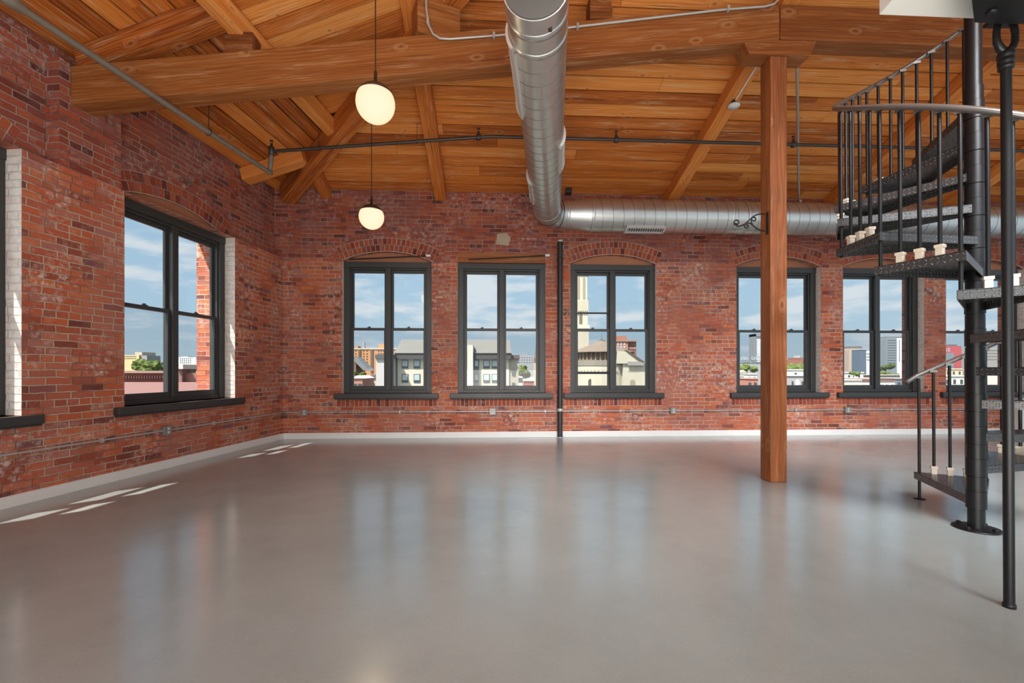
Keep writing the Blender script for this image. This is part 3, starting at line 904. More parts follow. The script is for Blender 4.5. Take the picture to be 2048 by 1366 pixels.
# hanger ring at pixel 418
t = None
for i in range(400):
    q = A0+(A1-A0)*(i/400)
    if CX+F*q.x/q.y >= 417: t = q; break
def loop_hanger(q, parent, ztop, ax, r=.036, rod=.005):
    side = V((ax.y, -ax.x, 0)).normalized()
    pts = circ_pts(q, r, 20, side, V((0, 0, 1)))
    m = MB(); m.tube(pts[:-1], .005, 6, closed=True)
    m.tube([q+V((0, 0, r)), V((q.x, q.y, ztop))], rod, 6)
    return m.build('hanger', M['dpipe'], parent)
loop_hanger(t, sp, zl_at(dl_of(t)), dirA)
sq = thing('sprinkler_pipe', 'dark sprinkler branch pipe crossing under the ceiling to the right', 'pipe', P1)
MB().tube([A2, A2+V((.06, 0, .005)), P1, P2, P3], .022, 12).build('pipe_run', M['dpipe'], sq)
MB().lathe([(.0, -.06), (.036, -.06), (.036, .05), (.026, .06), (.0, .06)], A2, 14).build('tee', M['dpipe'], sq)
def head(q, parent):
    m = MB(); m.lathe([(0, -.035), (.036, -.03), (.036, .03), (.018, .035), (.014, .07), (.014, .075), (.0, .075)], q, 12)
    m.box((-.016, -.004, .07), (-.011, .004, .115), Matrix.Translation(q)); m.box((.011, -.004, .07), (.016, .004, .115), Matrix.Translation(q))
    m.lathe([(0, .112), (.024, .112), (.024, .118), (0, .118)], q, 12)
    return m.build('sprinkler_head', M['dpipe'], parent)
def along(x, a, b):
    best = None
    for i in range(2000):
        q = a+(b-a)*(i/2000)
        if CX+F*q.x/q.y >= x: return q
    return b
head(along(957, A2, P1), sq); head(along(1232, P2, P3), sq); head(along(1586, P2, P3), sq); head(A2+V((0, 0, .03)), sq)
for x in (637, 834):
    q = along(x, A2, P1); dbk = (V((q.x, q.y, 0))-CORN).dot(NB)
    loop_hanger(q, sq, min(zb_at(dbk)-.15, q.z+.25), (P1-A2).normalized(), .028, .004)

# ------------------------------------------------------------------ conduit on the beam
u850, u870 = bu(852, DF+.02), bu(875, DF+.02)
def bface(x, y):
    u = bu(x, DF+.02); p = bw(u, DF+.02, 0); p.z = H+(HY-y)/F*p.y; return p
pts = [bface(849, -60), bface(853, 20), bface(858, 52), bface(866, 68), bface(880, 77), bface(900, 78), bface(1000, 70.5), bface(1140, 55), bface(1440, 20), bface(1530, 13), bface(1548, 8), bface(1558, -2), bface(1560, -40)]
cr_ = thing('beam_conduit', 'thin steel conduit clipped to the face of the inclined main beam', 'conduit', pts[4])
MB().tube(pts, .0115, 10).build('tube', M['emt'], cr_)
for x, y in ((856, 44), (988, 71.5), (1155, 53.5), (1456, 18)):
    p = bface(x, y); MB().box((-.012, -.02, -.028), (.012, .016, .028), Matrix.Translation(p)).build('clip', M['emt'], cr_)
# white conduit and round detector under the second rafter
ur = bu(1337)
def raf(x, y):                                      # point just under the rafter's lower face
    lo_, hi_ = 0, 6
    best = None
    for i in range(600):
        d = 6*i/600; p = bw(ur, d, zb_at(d)-.215)
        yy = HY-F*(p.z-H)/p.y
        if yy <= y: return p
    return p
c0, c1 = raf(0, 122), raf(0, 205)
wc = thing('ceiling_detector', 'small round white detector with a white conduit under the second rafter', 'detector', c1)
MB().tube([c0+V((.03, 0, 0)), c1+V((.03, 0, 0))], .010, 8).build('conduit', M['white'], wc)
MB().lathe([(0, -.075), (.072, -.072), (.08, -.05), (.06, -.035), (.03, -.03), (.03, .03), (0, .03)], c1+V((.02, 0, 0)), 24).build('detector_disc', M['white'], wc)
MB().tube([c1+V((.02, 0, -.03)), c1+V((.02, 0, .03))], .032, 12).build('junction', M['dpipe'], wc)
# little black box by the duct elbow under the eave
q = bw(bu(1135), .09, H+(HY-385)/F*bw(bu(1135), 0, 0).y)
bx = MB(); bx.box((-.055, -.08, -.06), (.055, .085, .06), Matrix.Translation(q)); bx.box((-.06, -.09, .03), (.06, -.08, .045), Matrix.Translation(q))
tag(bx.build('wall_speaker', M['bpipe'], None, .006), 'small black box fixture on the brick beside the duct elbow', 'fixture')

# ------------------------------------------------------------------ black drain pipe on the back wall
pq = bw(bu(1120, .07), .075, 0)
dp = thing('drain_pipe', 'slim black vertical pipe on the brick between two windows', 'pipe', pq)
MB().tube([pq+V((0, 0, .0)), pq+V((0, 0, DZ-.30))], .047, 20).build('pipe', M['bpipe'], dp)
MB().lathe([(.047, 0), (.056, .005), (.056, .05), (.047, .055)], pq+V((0, 0, 3.18)), 20).build('hub', M['bpipe'], dp)
MB().lathe([(.048, 0), (.054, .004), (.054, .05), (.048, .054)], pq+V((0, 0, .47)), 20).build('band', M['emt'], dp)
MB().lathe([(.049, 0), (.060, .0), (.060, .012), (.049, .014)], pq, 20).build('floor_collar', M['emt'], dp)
MB().lathe([(.048, 0), (.053, .0), (.053, .04), (.048, .04)], pq+V((0, 0, DZ-.345)), 20).build('top_collar', M['emt'], dp)

# ------------------------------------------------------------------ conduit and outlets along the walls
ZC = .47
cb = thing('wall_conduit', 'steel conduit running low along the back brick wall', 'conduit', bw(5, .03, ZC))
xs = [611, 985, 1345, 1692]
MB().tube([bw(.03, .022, ZC), bw(16.9, .022, ZC)], .0105, 10).build('tube', M['emt'], cb)
for x in (800, 1090, 1240, 1590, 1780):
    MB().box((-.012, 0, -.025), (.012, .036, .025), MBK @ Matrix.Translation(V((bu(x), 0, ZC)))).build('clip', M['emt'], cb)
clf = thing('wall_conduit', 'steel conduit running low along the left brick wall', 'conduit', lw(3, .03, ZC))
MB().tube([lw(.03, .022, ZC), lw(12.9, .022, ZC)], .0105, 10).build('tube', M['emt'], clf)
for x in (200, 425):
    MB().box((-.012, 0, -.025), (.012, .036, .025), MLF @ Matrix.Translation(V((ls(x), 0, ZC)))).build('clip', M['emt'], clf)
def outlet(Mw, u, label):
    Mx = Mw @ Matrix.Translation(V((u, 0, ZC)))
    o = thing('outlet_box', label, 'outlet', Mx @ V((0, 0, 0)), 'steel outlet boxes on the wall conduit')
    b = MB(); b.box((-.055, .0, -.058), (.055, .052, .058), Mx); b.build('box', M['box'], o, .005)
    b = MB(); b.box((-.052, .052, -.056), (.052, .056, .056), Mx); b.build('cover_plate', M['box'], o)
    for zz in (.022, -.022):
        b = MB(); b.box((-.017, .056, zz-.015), (.017, .060, zz+.015), Mx)
        q = b.build('socket', M['cover'], o)
outlet(MBK, bu(611), 'steel outlet box nearest the corner on the back wall')
outlet(MBK, bu(985), 'steel outlet box under the second back window')
outlet(MBK, bu(1345), 'steel outlet box left of the timber post')
outlet(MBK, bu(1692), 'steel outlet box right of the timber post')
outlet(MLF, ls(329), 'steel outlet box under the left wall window')

# curtain rods over the first two back windows
for (xa, ya, xb, yb, lab) in ((699, 519, 858, 511.5, 'thin black rod slanting across the top of the first back window'),
                              (937, 519, 1096, 511, 'thin black rod slanting across the top of the second back window')):
    pa_, pb_ = bw(bu(xa, .03), .03, 0), bw(bu(xb, .03), .03, 0)
    pa_.z = H+(HY-ya)/F*pa_.y; pb_.z = H+(HY-yb)/F*pb_.y
    o = thing('window_rod', lab, 'rod', pa_)
    MB().tube([pa_, pb_], .011, 8).build('rod', M['black'], o)
    MB().box((-.05, -.015, -.018), (.03, .015, .018), Matrix.Translation(pb_)).build('end_bracket', M['white'], o)

# ------------------------------------------------------------------ globe pendants
def pendant(x, y, D, dia, label):
    c = ray(x, y, D); r = dia/2
    dbk = (V((c.x, c.y, 0))-CORN).dot(NB); ztop = zb_at(min(dbk, DBMAX))
    o = thing('globe_pendant', label, 'pendant lamp', c-V((0, 0, r)), 'globe pendants')
    n = 20; za = .45                                   # cap covers the top of the sphere
    prof = [(r*math.sin(PI*i/n), -r*math.cos(PI*i/n)) for i in range(n+1)]
    cut = int(n*.65)
    MB().lathe(prof[:cut+1], c, 40).build('globe', M['globe'], o)
    R2 = r*1.012
    p2 = [(R2*math.sin(PI*i/n), -R2*math.cos(PI*i/n)) for i in range(cut, n)]+[(.014, R2+.0), (.012, R2+.10), (.006, R2+.11)]
    MB().lathe([(R2*math.sin(PI*cut/n)-.006, -R2*math.cos(PI*cut/n))]+p2, c, 40).build('cap', M['cap'], o)
    MB().tube([c+V((0, 0, r+.10)), V((c.x, c.y, ztop))], .0045, 6).build('cord', M['cord'], o)
    MB().lathe([(0, -.03), (.06, -.028), (.06, .0), (0, .0)], V((c.x, c.y, ztop-.0)), 24).build('canopy', M['cap'], o)
    lt = bpy.data.lights.new('globe_light', 'POINT'); lt.energy = 14; lt.color = (1, .78, .5); lt.shadow_soft_size = r
    lo_ = bpy.data.objects.new('globe_light', lt); COL.objects.link(lo_); put(lo_, c-V((0, 0, r+.03)), o)
    return o
pendant(751, 207, 3.60, .305, 'bigger-looking globe pendant lamp hanging in front of the main beam')
pendant(743, 434, 5.62, .305, 'smaller-looking globe pendant lamp hanging lower, before the back brick wall')

# ------------------------------------------------------------------ scroll bracket on the post
# in the plane of the back wall direction, fixed to the left face of the post
pb0 = bw(u_p-.0925-.006, 3.40, 0)
def sc_pt(x, y):
    u = bu(x, 3.40); p = bw(u, 3.40, 0); p.z = H+(HY-y)/F*p.y; return p
hk = thing('scroll_bracket', 'black wrought iron scroll bracket on the left side of the timber post', 'bracket', sc_pt(1528, 466))
ub_ = u_p-.0925
zt_, zb_ = sc_pt(1530, 424).z, sc_pt(1530, 468).z
MB().box((ub_-.010, 3.385, zb_), (ub_-.001, 3.415, zt_), MBK).build('back_plate', M['black'], hk)
def spiral(cx, cy, r0, r1_, a0, a1, n=26):
    return [(cx+(r0+(r1_-r0)*i/n)*math.cos(a0+(a1-a0)*i/n), cy+(r0+(r1_-r0)*i/n)*math.sin(a0+(a1-a0)*i/n)) for i in range(n+1)]
curves = []
arm = [(1529, 428), (1520, 428), (1512, 430), (1505, 434), (1498, 441), (1491, 447), (1484, 451), (1477, 452.5), (1472, 450)]
arm += spiral(1473.5, 445, 6, 2.5, PI*.75, PI*2.9)
curves.append(arm)
curves.append([(1529, 462), (1521, 461), (1513, 457), (1506, 451), (1502.5, 445), (1503.5, 438)]+spiral(1508, 439, 5.0, 2.2, PI, PI*2.9))
curves.append([(1507, 452), (1501, 447), (1495, 446), (1489, 448)]+spiral(1493.5, 452, 4.6, 2.0, PI*1.1, -PI*.7))
for cu in curves:
    MB().tube([sc_pt(x, y) for x, y in cu], .0075, 8).build('scroll', M['black'], hk)

# ------------------------------------------------------------------ spiral staircase
SP = V((3.53, 3.42, 0)); RT = .885; RISE = .2456; A00 = math.radians(70.7); DA = math.radians(30)
st = thing('spiral_staircase', 'black steel spiral staircase with diamond plate treads and grey handrail', 'staircase', SP)
pole = MB(); pole.tube([SP+V((0, 0, .01)), SP+V((0, 0, 4.6))], .050, 32); po = pole.build('center_pole', M['black'], st)
bp = MB(); bp.lathe([(.0, 0), (.140, 0), (.140, .010), (.133, .013), (.050, .013)], SP, 40); bo = bp.build('base_plate', M['black'], st)
for k in range(4):
    a = .35+k*PI/2; q = SP+V((.108*math.cos(a), .108*math.sin(a), .013))
    MB().lathe([(0, .0), (.016, 0), (.016, .014), (.008, .02), (0, .02)], q, 8, smooth=False).build('bolt', M['black'], bo)
def pol(a, r, z): return SP+V((r*math.cos(a), r*math.sin(a), z))
NT = 14
for k in range(1, NT):
    z = RISE*k; a0 = A00-DA*(k-1)+.02; a1 = A00-DA*k-.03
    m = MB(); n = 1
    r_in = .052; wd = .055
    # plan polygon: narrow at the pole, chord at the outer end
    e0, e1_ = pol(a0, RT, 0)-SP, pol(a1, RT, 0)-SP
    i0 = V((math.cos(a0+.9), math.sin(a0+.9), 0))*r_in*1.15; i1 = V((math.cos(a1-.9), math.sin(a1-.9), 0))*r_in*1.15
    poly = [(i0.x, i0.y), (e0.x, e0.y), (e1_.x, e1_.y), (i1.x, i1.y)]
    Mx = Matrix.Translation(SP+V((0, 0, z)))
    m.prism(poly, -.006, 0, Mx)
    # folded edges: leading, outer, trailing
    for p, q in ((poly[0], poly[1]), (poly[1], poly[2]), (poly[2], poly[3])):
        p, q = V((*p, 0)), V((*q, 0)); x = (q-p); L = x.length; x.normalize()
        yv = V((-x.y, x.x, 0))
        if yv.dot(-(p+q)/2) < 0: yv = -yv
        Mf = Mx @ Matrix(((x.x, yv.x, 0, p.x), (x.y, yv.y, 0, p.y), (0, 0, 1, 0), (0, 0, 0, 1)))
        m.box((0, 0, -.062), (L, .005, -.0005), Mf)
    to = m.build('tread', M['plate'], st)
    hub = MB(); hub.tube([SP+V((0, 0, z-.085)), SP+V((0, 0, z+.045))], .0595, 32)
    hub.tube([SP+V((0, 0, z+.048)), SP+V((0, 0, z+.155))], .0560, 32)
    hub.build('hub_sleeve', M['black'], to)
def hz(a): return RISE*((A00-a)/DA+1)+.90
RB = RT-.028
shoe_me = None
for k in range(1, NT):
    for j in range(4):
        a = A00-DA*(k-1)-DA*j/4
        if j == 0:
            a -= .012
            zlo = RISE*(k-1)-.07 if k > 1 else .0
        else: zlo = RISE*k
        rr_ = RB if j == 0 else RB*math.cos(DA/2-abs(j/4*DA-0*DA/2) if False else 0)
        # balusters follow the straight outer edge of the tread
        aa0 = A00-DA*(k-1)+.02; aa1 = A00-DA*k-.03
        mid = (aa0+aa1)/2; ch = RB*math.cos((aa0-aa1)/2)/math.cos(a-mid)
        q = pol(a, ch, 0)
        m = MB()
        m.tube([V((q.x, q.y, zlo)), V((q.x, q.y, hz(a)-.012))], .0120, 10)
        b = m.build('baluster' if not (k == 1 and j == 0) else 'newel_post', M['black'], st)
        if j:
            s_ = MB(); Ms = Matrix.Translation(V((q.x, q.y, RISE*k))) @ Matrix.Rotation(mid, 4, 'Z')
            s_.box((-.019, -.019, .0), (.019, .019, .052), Ms); s_.box((-.024, -.024, .052), (.024, .024, .072), Ms)
            s_.build('shoe', M['shoe'], b)
        if k == 1 and j == 0:
            MB().lathe([(0, 0), (.045, 0), (.045, .006), (.014, .008)], V((q.x, q.y, 0)), 20).build('foot', M['black'], b)
        tp = MB(); tp.box((-.026, -.012, -.020), (.026, .012, .0), Matrix.Translation(V((q.x, q.y, hz(a)-.002))) @ Matrix.Rotation(a+PI/2, 4, 'Z'))
        tp.build('rail_clip', M['rail'], b)
pts = [pol(A00+.09, RB, hz(A00+.09)-.008)]
n = 12*13
for i in range(n+1):
    a = A00-DA*13*i/n
    pts.append(pol(a, RB, hz(a)+.008))
MB().tube(pts, .020, 12).build('handrail', M['rail'], st)

# landing plate, front support post with its cast yoke
def plan(x, y, z):
    Yd = (z-H)*F/(HY-y); return ((x-CX)/F*Yd, Yd)
zl = 2.90
lp = [plan(1957, 41, zl), plan(1990, 44, zl), (2.9, 2.20), (3.0, 1.6), (1.87, 1.83)]
m = MB(); m.prism(lp, zl, zl+.095); ld = m.build('landing_plate', M['black'], st)
m = MB(); q = V((*plan(1992, 22, zl-.01), zl))
m.lathe([(0, -.014), (.016, -.012), (.020, 0), (0, 0)], q, 14); m.build('bolt', M['black'], ld)
st.rotation_euler = (0, -.007, 0)
fp = on_floor(2025, 1215); fp.z = 0
fp = V((2.525, 2.285, 0))
pt_ = thing('support_post', 'black pipe post in the right foreground with a cast yoke on top', 'post', fp)
MB().tube([fp, fp+V((0, 0, 2.80))], .0215, 24).build('pipe', M['black'], pt_)
MB().lathe([(.0215, 0), (.026, .0), (.026, .02), (.0215, .022)], fp, 24).build('foot_collar', M['black'], pt_)
MB().lathe([(.0215, -.07), (.031, -.068), (.031, -.05), (.028, -.046), (.033, -.04), (.033, -.02), (.029, -.016), (.034, -.01), (.034, .012), (.024, .03), (0, .03)], fp+V((0, 0, 2.80)), 24).build('threaded_collar', M['black'], pt_)
yk = MB(); t0 = fp+V((0, 0, 2.82))
for sx in (-1, 1):
    yk.tube([t0+V((0, 0, -.005)), t0+V((sx*.028, 0, .015)), t0+V((sx*.046, 0, .05)), t0+V((sx*.048, 0, .10)), t0+V((sx*.036, 0, .16))], [.021, .019, .016, .015, .016], 12)
yk.box((-.075, -.045, .15), (.075, .04, .166), Matrix.Translation(t0))
yk.build('yoke', M['black'], pt_)
pt_.rotation_euler = (0, -.006, 0)
# white drywall edge of the loft
zf = 3.0
fa = plan(1758, 30, zf); fb = plan(1952, 38, zf)
dxy = V((fb[0]-fa[0], fb[1]-fa[1], 0)).normalized()
lp = [fa, (fa[0]+dxy.x*.78, fa[1]+dxy.y*.78), (fa[0]+dxy.x*.78-.10, 1.6), (fa[0]+dxy.x*.78-.25, -2.5), (fa[0]-.45, -2.5)]
m = MB(); m.prism(lp, zf, zf+.42)
tag(m.build('loft_soffit', M['drywall'], None, .004), 'white drywall underside of the loft at the top right corner', 'soffit')
# pale cabinet end at the far right
q0 = bu(2034, .25)
m = MB(); m.box((q0, .30, 0), (q0+.14, .02, .93-.10), MBK); c1_ = m
rt = thing('side_table', 'white table end with grey top below the rightmost back window', 'table', bw(q0+.1, .2, 0))
m = MB(); m.box((q0, .34, 0), (q0+.13, .10, .71), MBK); m.build('leg_panel', M['white'], rt, .004)
m = MB(); m.box((q0-.12, .40, .71), (q0+1.5, .05, .76), MBK); m.build('table_top', M['rail'], rt, .004)
m = MB(); m.box((q0+1.25, .34, 0), (q0+1.38, .10, .71), MBK); m.build('leg_panel', M['white'], rt, .004)

# ------------------------------------------------------------------ the city outside
GZ = -16.0
def E(x, D): return (x-CX)/F*D
def EZ(y, D): return H+(HY-y)/F*D
XM = {}
def xm(c, rough=.85):
    c = tuple(.80*q for q in c); k = c
    if k not in XM: XM[k] = plain('facade_%d' % len(XM), c, rough, var=.10, nscale=.35)
    return XM[k]
DARKW = plain('dark_window', (.05, .06, .07), .2, var=.1, nscale=.4)
BLIND = plain('window_blind', (.33, .39, .41), .6, var=.1, nscale=.4)
gm = MB(); gm.add([(-3000, 14, GZ), (3000, 14, GZ), (3000, 4000, GZ), (-3000, 4000, GZ)], [(0, 1, 2, 3)])
struct(gm.build('ground', plain('hazy_ground', (.115, .12, .10), .95, var=.3, nscale=.02)))

def block(parent, name, x0, x1, y0, y1, D, depth, col, zbase=None, bev=0):
    """box whose near face covers columns x0..x1 and rows y0 (top) .. y1 (foot, None = ground) at distance D"""
    zb_ = GZ if y1 is None else EZ(y1, D)
    if zbase is not None: zb_ = zbase
    m = MB(); m.box((E(x0, D), D, zb_), (E(x1, D), D+depth, EZ(y0, D)))
    return m.build(name, xm(col), parent)

def window_grid(parent, cols, rows, D, wpx, hpx, pane=True, name='window', mat=None):
    """each window its own part on the near face at distance D"""
    proto = None
    for y in rows:
        for x in cols:
            c = V((E(x, D), D, EZ(y, D)))
            if proto is None:
                m = MB(); w_, h_ = wpx/F*D/2, hpx/F*D/2
                m.box((-w_, -.10, -h_), (w_, .05, h_), Matrix.Translation(c))
                proto = m.build(name, mat or DARKW, parent)
                if pane:
                    g = MB(); g.box((-w_*.8, -.14, -h_*.45), (w_*.8, -.10, h_*.85), Matrix.Translation(c)); g.build('pane', BLIND, proto)
                base = WL[proto.name].copy(); c00 = c
            else: 
                q = proto.copy(); COL.objects.link(q); put(q, base+(c-c00), parent)
                for ch in [k for k in bpy.data.objects if k.parent == proto]:
                    e_ = ch.copy(); COL.objects.link(e_); put(e_, WL[ch.name]+(c-c00), q)

def bthing(name, label, cat, x, D, group=None): return thing(name, label, cat, (E(x, D), D, GZ), group)

# pale apartment block with the grey hipped roof
D = 96; CREAM = (.60, .55, .44); STONE = (.36, .32, .26)
b = bthing('apartment_building', 'cream apartment block with grey hipped roof beyond the first two back windows', 'building', 900, D)
block(b, 'facade', 795, 1018, 716, None, D, 12, CREAM)
block(b, 'cornice', 789, 1022, 706, 718, D-1.0, 14, (.065, .062, .06))
def hip_roof(parent, x0, x1, xr0, xr1, ye, yr, D, depth, col):
    m = MB(); a, c = E(x0, D), E(x1, D); ze = EZ(ye, D); Dm = D+depth/2; zr = EZ(yr, Dm)
    vs = [(a, D, ze), (c, D, ze), (c, D+depth, ze), (a, D+depth, ze), (E(xr0, Dm), Dm, zr), (E(xr1, Dm), Dm, zr)]
    m.add(vs, [(0, 1, 5, 4), (1, 2, 5), (2, 3, 4, 5), (3, 0, 4), (3, 2, 1, 0)])
    return m.build('roof', xm(col), parent)
hip_roof(b, 788, 1023, 803, 1019, 706.2, 679, D-1.2, 14.4, (.165, .156, .14))
block(b, 'grey_wing', 752, 784, 714, None, D-3, 10, (.50, .47, .46))
block(b, 'wing_cap', 750, 786, 709, 717, D-3.4, 11, (.085, .085, .09))
block(b, 'stone_recess', 784, 796, 718, None, D+.8, 8, STONE)
block(b, 'stone_wing', 1018, 1037, 714, None, D+.3, 8, STONE)
block(b, 'stone_wing_cap', 1016, 1039, 710, 717, D-.2, 9, (.13, .09, .075))
block(b, 'stair_tower', 934.5, 946, 690, None, D-1.6, 3, (.58, .555, .48))
block(b, 'grey_panel', 946, 958, 718, None, D-.15, .3, (.28, .275, .265))
window_grid(b, [810, 834, 973, 990], [728.5, 756.5], D-.02, 13, 17)
window_grid(b, [953], [728.5, 756.5], D-.3, 8, 17)
window_grid(b, [1027], [745, 771], D+.2, 6.5, 11, pane=False)
# orange brick apartment slab
D = 300
b = bthing('apartment_tower', 'long orange brick apartment slab far beyond the first back window', 'building', 740, D)
block(b, 'slab', 660, 800, 698, None, D, 15, (.52, .24, .10))
block(b, 'parapet', 660, 800, 696.5, 698.5, D-.4, 16, (.62, .52, .42))
block(b, 'roof_house', 757, 770, 688, 697, D+3, 8, (.52, .26, .13)); block(b, 'roof_tank', 705, 716, 692, 697, D+4, 6, (.30, .20, .15))
block(b, 'chimney', 726.6, 729, 685, 697, D+4, 2, (.30, .31, .32))
for x in (719, 743.5): block(b, 'dark_bay', x-2.5, x+2.5, 698.6, 745, D-.5, .5, (.12, .085, .065))  # dark brown vertical strips on the slab face
window_grid(b, [711.5, 727.5, 734, 757, 762, 767], [701.5, 707.5, 713, 718.5, 724.5], D-.05, 2.4, 2.6, pane=False)
# slate-roofed hall with a long falling roof
D = 190
b = bthing('slate_roof_hall', 'brick hall with a long slate roof falling to the right, beyond the first back window', 'building', 720, D)
block(b, 'wall', 694, 712, 724, None, D, 12, (.20, .09, .065))
m = MB(); P = [(700, 714), (713, 714), (735, 737), (741, 741), (727, 741)]
for p in (0,):
    front = [(E(x, D-.5), D-.5, EZ(y, D)) for x, y in P]; back_ = [(x, y+7, z) for x, y, z in front]
    n = len(P); m.add(front+back_, [tuple(range(n)), tuple(range(2*n-1, n-1, -1))]+[(i, (i+1) % n, n+(i+1) % n, n+i) for i in range(n)])
m.build('roof', xm((.19, .20, .21)), b)

def rowhouse(x0, x1, ytop, D, col, label, roofcol=None, gable=False, wins=2, group=None, depth=9):
    b = bthing('rowhouse', label, 'house', (x0+x1)/2, D, group)
    block(b, 'walls', x0, x1, ytop, None, D, depth, col)
    rc = roofcol or (.55, .54, .52)
    if gable:
        m = MB(); a, c = E(x0-.6, D), E(x1+.6, D); z0_ = EZ(ytop, D); zr = z0_+(c-a)*.28; md = (a+c)/2
        m.add([(a, D-.3, z0_), (c, D-.3, z0_), (md, D-.3, zr), (a, D+depth+.3, z0_), (c, D+depth+.3, z0_), (md, D+depth+.3, zr)], [(0, 1, 2), (5, 4, 3), (0, 2, 5, 3), (1, 4, 5, 2), (0, 3, 4, 1)])
        m.build('roof', xm(rc), b)
    else:
        block(b, 'cornice', x0-.4, x1+.4, ytop-1.2*90/D-.4, ytop+.9, D-.3, depth+.6, rc)
    if wins:
        hh = 1.5*F/D; ww = .9*F/D
        xs_ = [x0+(x1-x0)*(i+.5)/wins for i in range(wins)]
        ys_ = [y for y in (ytop+2.0*F/D, ytop+5.0*F/D) if y < 779]
        if ys_: window_grid(b, xs_, ys_, D-.02, ww, hh, pane=False)
    return b
rowhouse(704, 725, 757, 108, (.42, .20, .155), 'low pink brick gabled house at the lower left of the first back window', (.60, .56, .53), gable=True)
rowhouse(727, 752, 757, 122, (.60, .42, .28), 'tan house with dark pitched roof beyond the first back window', (.09, .085, .09), gable=True)
rowhouse(1047, 1068, 761, 125, (.36, .085, .06), 'red brick rowhouse with white cornice beyond the second back window', (.78, .76, .72))
rowhouse(1036, 1048, 748, 150, (.66, .62, .55), 'narrow white house left of the red rowhouse in the second back window', (.20, .35, .33))
rowhouse(1068, 1092, 756, 170, (.70, .63, .50), 'cream house below the steeple in the second back window', (.75, .72, .65))

def tree(x, ytop, D, wpx, label, col=None, hpx=30, group=None):
    o = bthing('tree', label, 'tree', x, D, group)
    cz = EZ(ytop, D); wd = wpx/F*D/2; hh = hpx/F*D
    m = MB(); rr = random.Random(int(x*7+D))
    import_ico = bmesh.new(); bmesh.ops.create_icosphere(import_ico, subdivisions=3, radius=1)
    iv = [v.co.copy() for v in import_ico.verts]; if_ = [[v.index for v in f.verts] for f in import_ico.faces]; import_ico.free()
    for k in range(max(5, int(wd/1.6))):
        c = V((E(x, D)+rr.uniform(-.8, .8)*wd, D+rr.uniform(-.5, .5)*min(wd, 6), cz-hh*(.3+.55*rr.random())))
        rad = min(wd*.55, hh*.42)*rr.uniform(.75, 1.1)
        c.z = min(c.z, cz-rad*.95)
        vs = []
        for p in iv:
            q = p*rad; n_ = mnoise.noise(q*(2.2/rad)+c)+.6*mnoise.noise(q*(6/rad)+c)+.45*mnoise.noise(q*(14/rad)+c)
            vs.append(c+V((q.x, q.y, q.z*.85))*(1+.30*n_))
        m.add(vs, if_)
    m.build('foliage', col or LEAF, o)
    t = MB(); t.tube([V((E(x, D), D, GZ)), V((E(x, D), D, cz-hh*.6))], max(.15, wd*.07), 8); t.build('trunk', xm((.10, .075, .05)), o)
    return o
LEAF = foliage_mat('summer_leaves', (.060, .095, .025), (.17, .20, .060))
LEAFD = foliage_mat('dark_leaves', (.035, .060, .022), (.10, .125, .045))
tree(1051, 720, 140, 30, 'leafy tree beside the stone wing in the second back window', hpx=36)
tree(716, 740, 150, 26, 'low green trees in front of the slate hall in the first back window', hpx=12)
# far flats and the little steeple
D = 660
b = bthing('grey_flats', 'far grey block of flats at the right of the second back window', 'building', 1055, D)
block(b, 'block', 1035, 1075, 711, None, D, 20, (.30, .31, .33)); block(b, 'roof_house', 1046, 1054, 706.5, 711.2, D+5, 8, (.24, .25, .27))
window_grid(b, [1039, 1044, 1049, 1054, 1059, 1064], [715, 720, 725], D-.05, 2.2, 1.6, pane=False)
D = 165
b = bthing('small_steeple', 'small pointed steeple at the right edge of the second back window', 'steeple', 1071.5, D)
block(b, 'shaft', 1067.5, 1076.5, 726, None, D, 1.8, (.50, .40, .27)); block(b, 'belfry', 1068, 1076, 716, 727, D+.1, 1.6, (.20, .11, .085))
m = MB(); m.lathe([(.62, 0), (.30, 2.2), (.0, 5.4)], (E(1072, D), D+.9, EZ(716, D)), 8, smooth=False); m.build('spire', xm((.16, .11, .10)), b)

# stone church: tower, rotunda and chapel
D = 100; LS = (.50, .455, .36); LS2 = (.44, .395, .305); COP = (.24, .21, .17)
b = bthing('stone_church', 'pale stone church with bell tower and round roof beyond the third back window', 'church', 1180, D)
block(b, 'tower_shaft', 1131, 1177.5, 656, None, D+8, 5.2, LS)
block(b, 'tower_middle', 1133.5, 1175.5, 621, 657, D+8.2, 4.8, LS)
block(b, 'corbel_band', 1131.5, 1177, 601, 622, D+8.0, 5.2, LS2)
block(b, 'belfry', 1135, 1174.5, 552, 602, D+8.3, 4.6, LS)
block(b, 'string_course', 1130, 1179.5, 650, 657, D+7.8, 5.6, (.50, .47, .38))
m = MB(); Dt = D+8.2; cxx = E(1155, Dt)
m.add([(E(1133, Dt), Dt, EZ(552, Dt)), (E(1177, Dt), Dt, EZ(552, Dt)), (E(1177, Dt), Dt+5, EZ(552, Dt)), (E(1133, Dt), Dt+5, EZ(552, Dt)), (cxx, Dt+2.5, EZ(470, Dt))], [(0, 1, 4), (1, 2, 4), (2, 3, 4), (3, 0, 4), (3, 2, 1, 0)])
m.build('tower_roof', xm((.22, .20, .19)), b)
def arch_open(parent, x, y0, y1, wpx, D, mat, name='arched_window', proud=.06):
    w_ = wpx/F*D/2; zt, zb_ = EZ(y0, D), EZ(y1, D); c = E(x, D)
    pts = [(c-w_, zb_), (c+w_, zb_)]+[(c+w_*math.cos(PI*i/10), zt-w_+w_*math.sin(PI*i/10)) for i in range(11)]
    m = MB(); n = len(pts); vs = [(px, D-proud, pz) for px, pz in pts]+[(px, D+.1, pz) for px, pz in pts]
    m.add(vs, [tuple(range(n)), tuple(range(2*n-1, n-1, -1))]+[(i, (i+1) % n, n+(i+1) % n, n+i) for i in range(n)])
    return m.build(name, mat, parent)
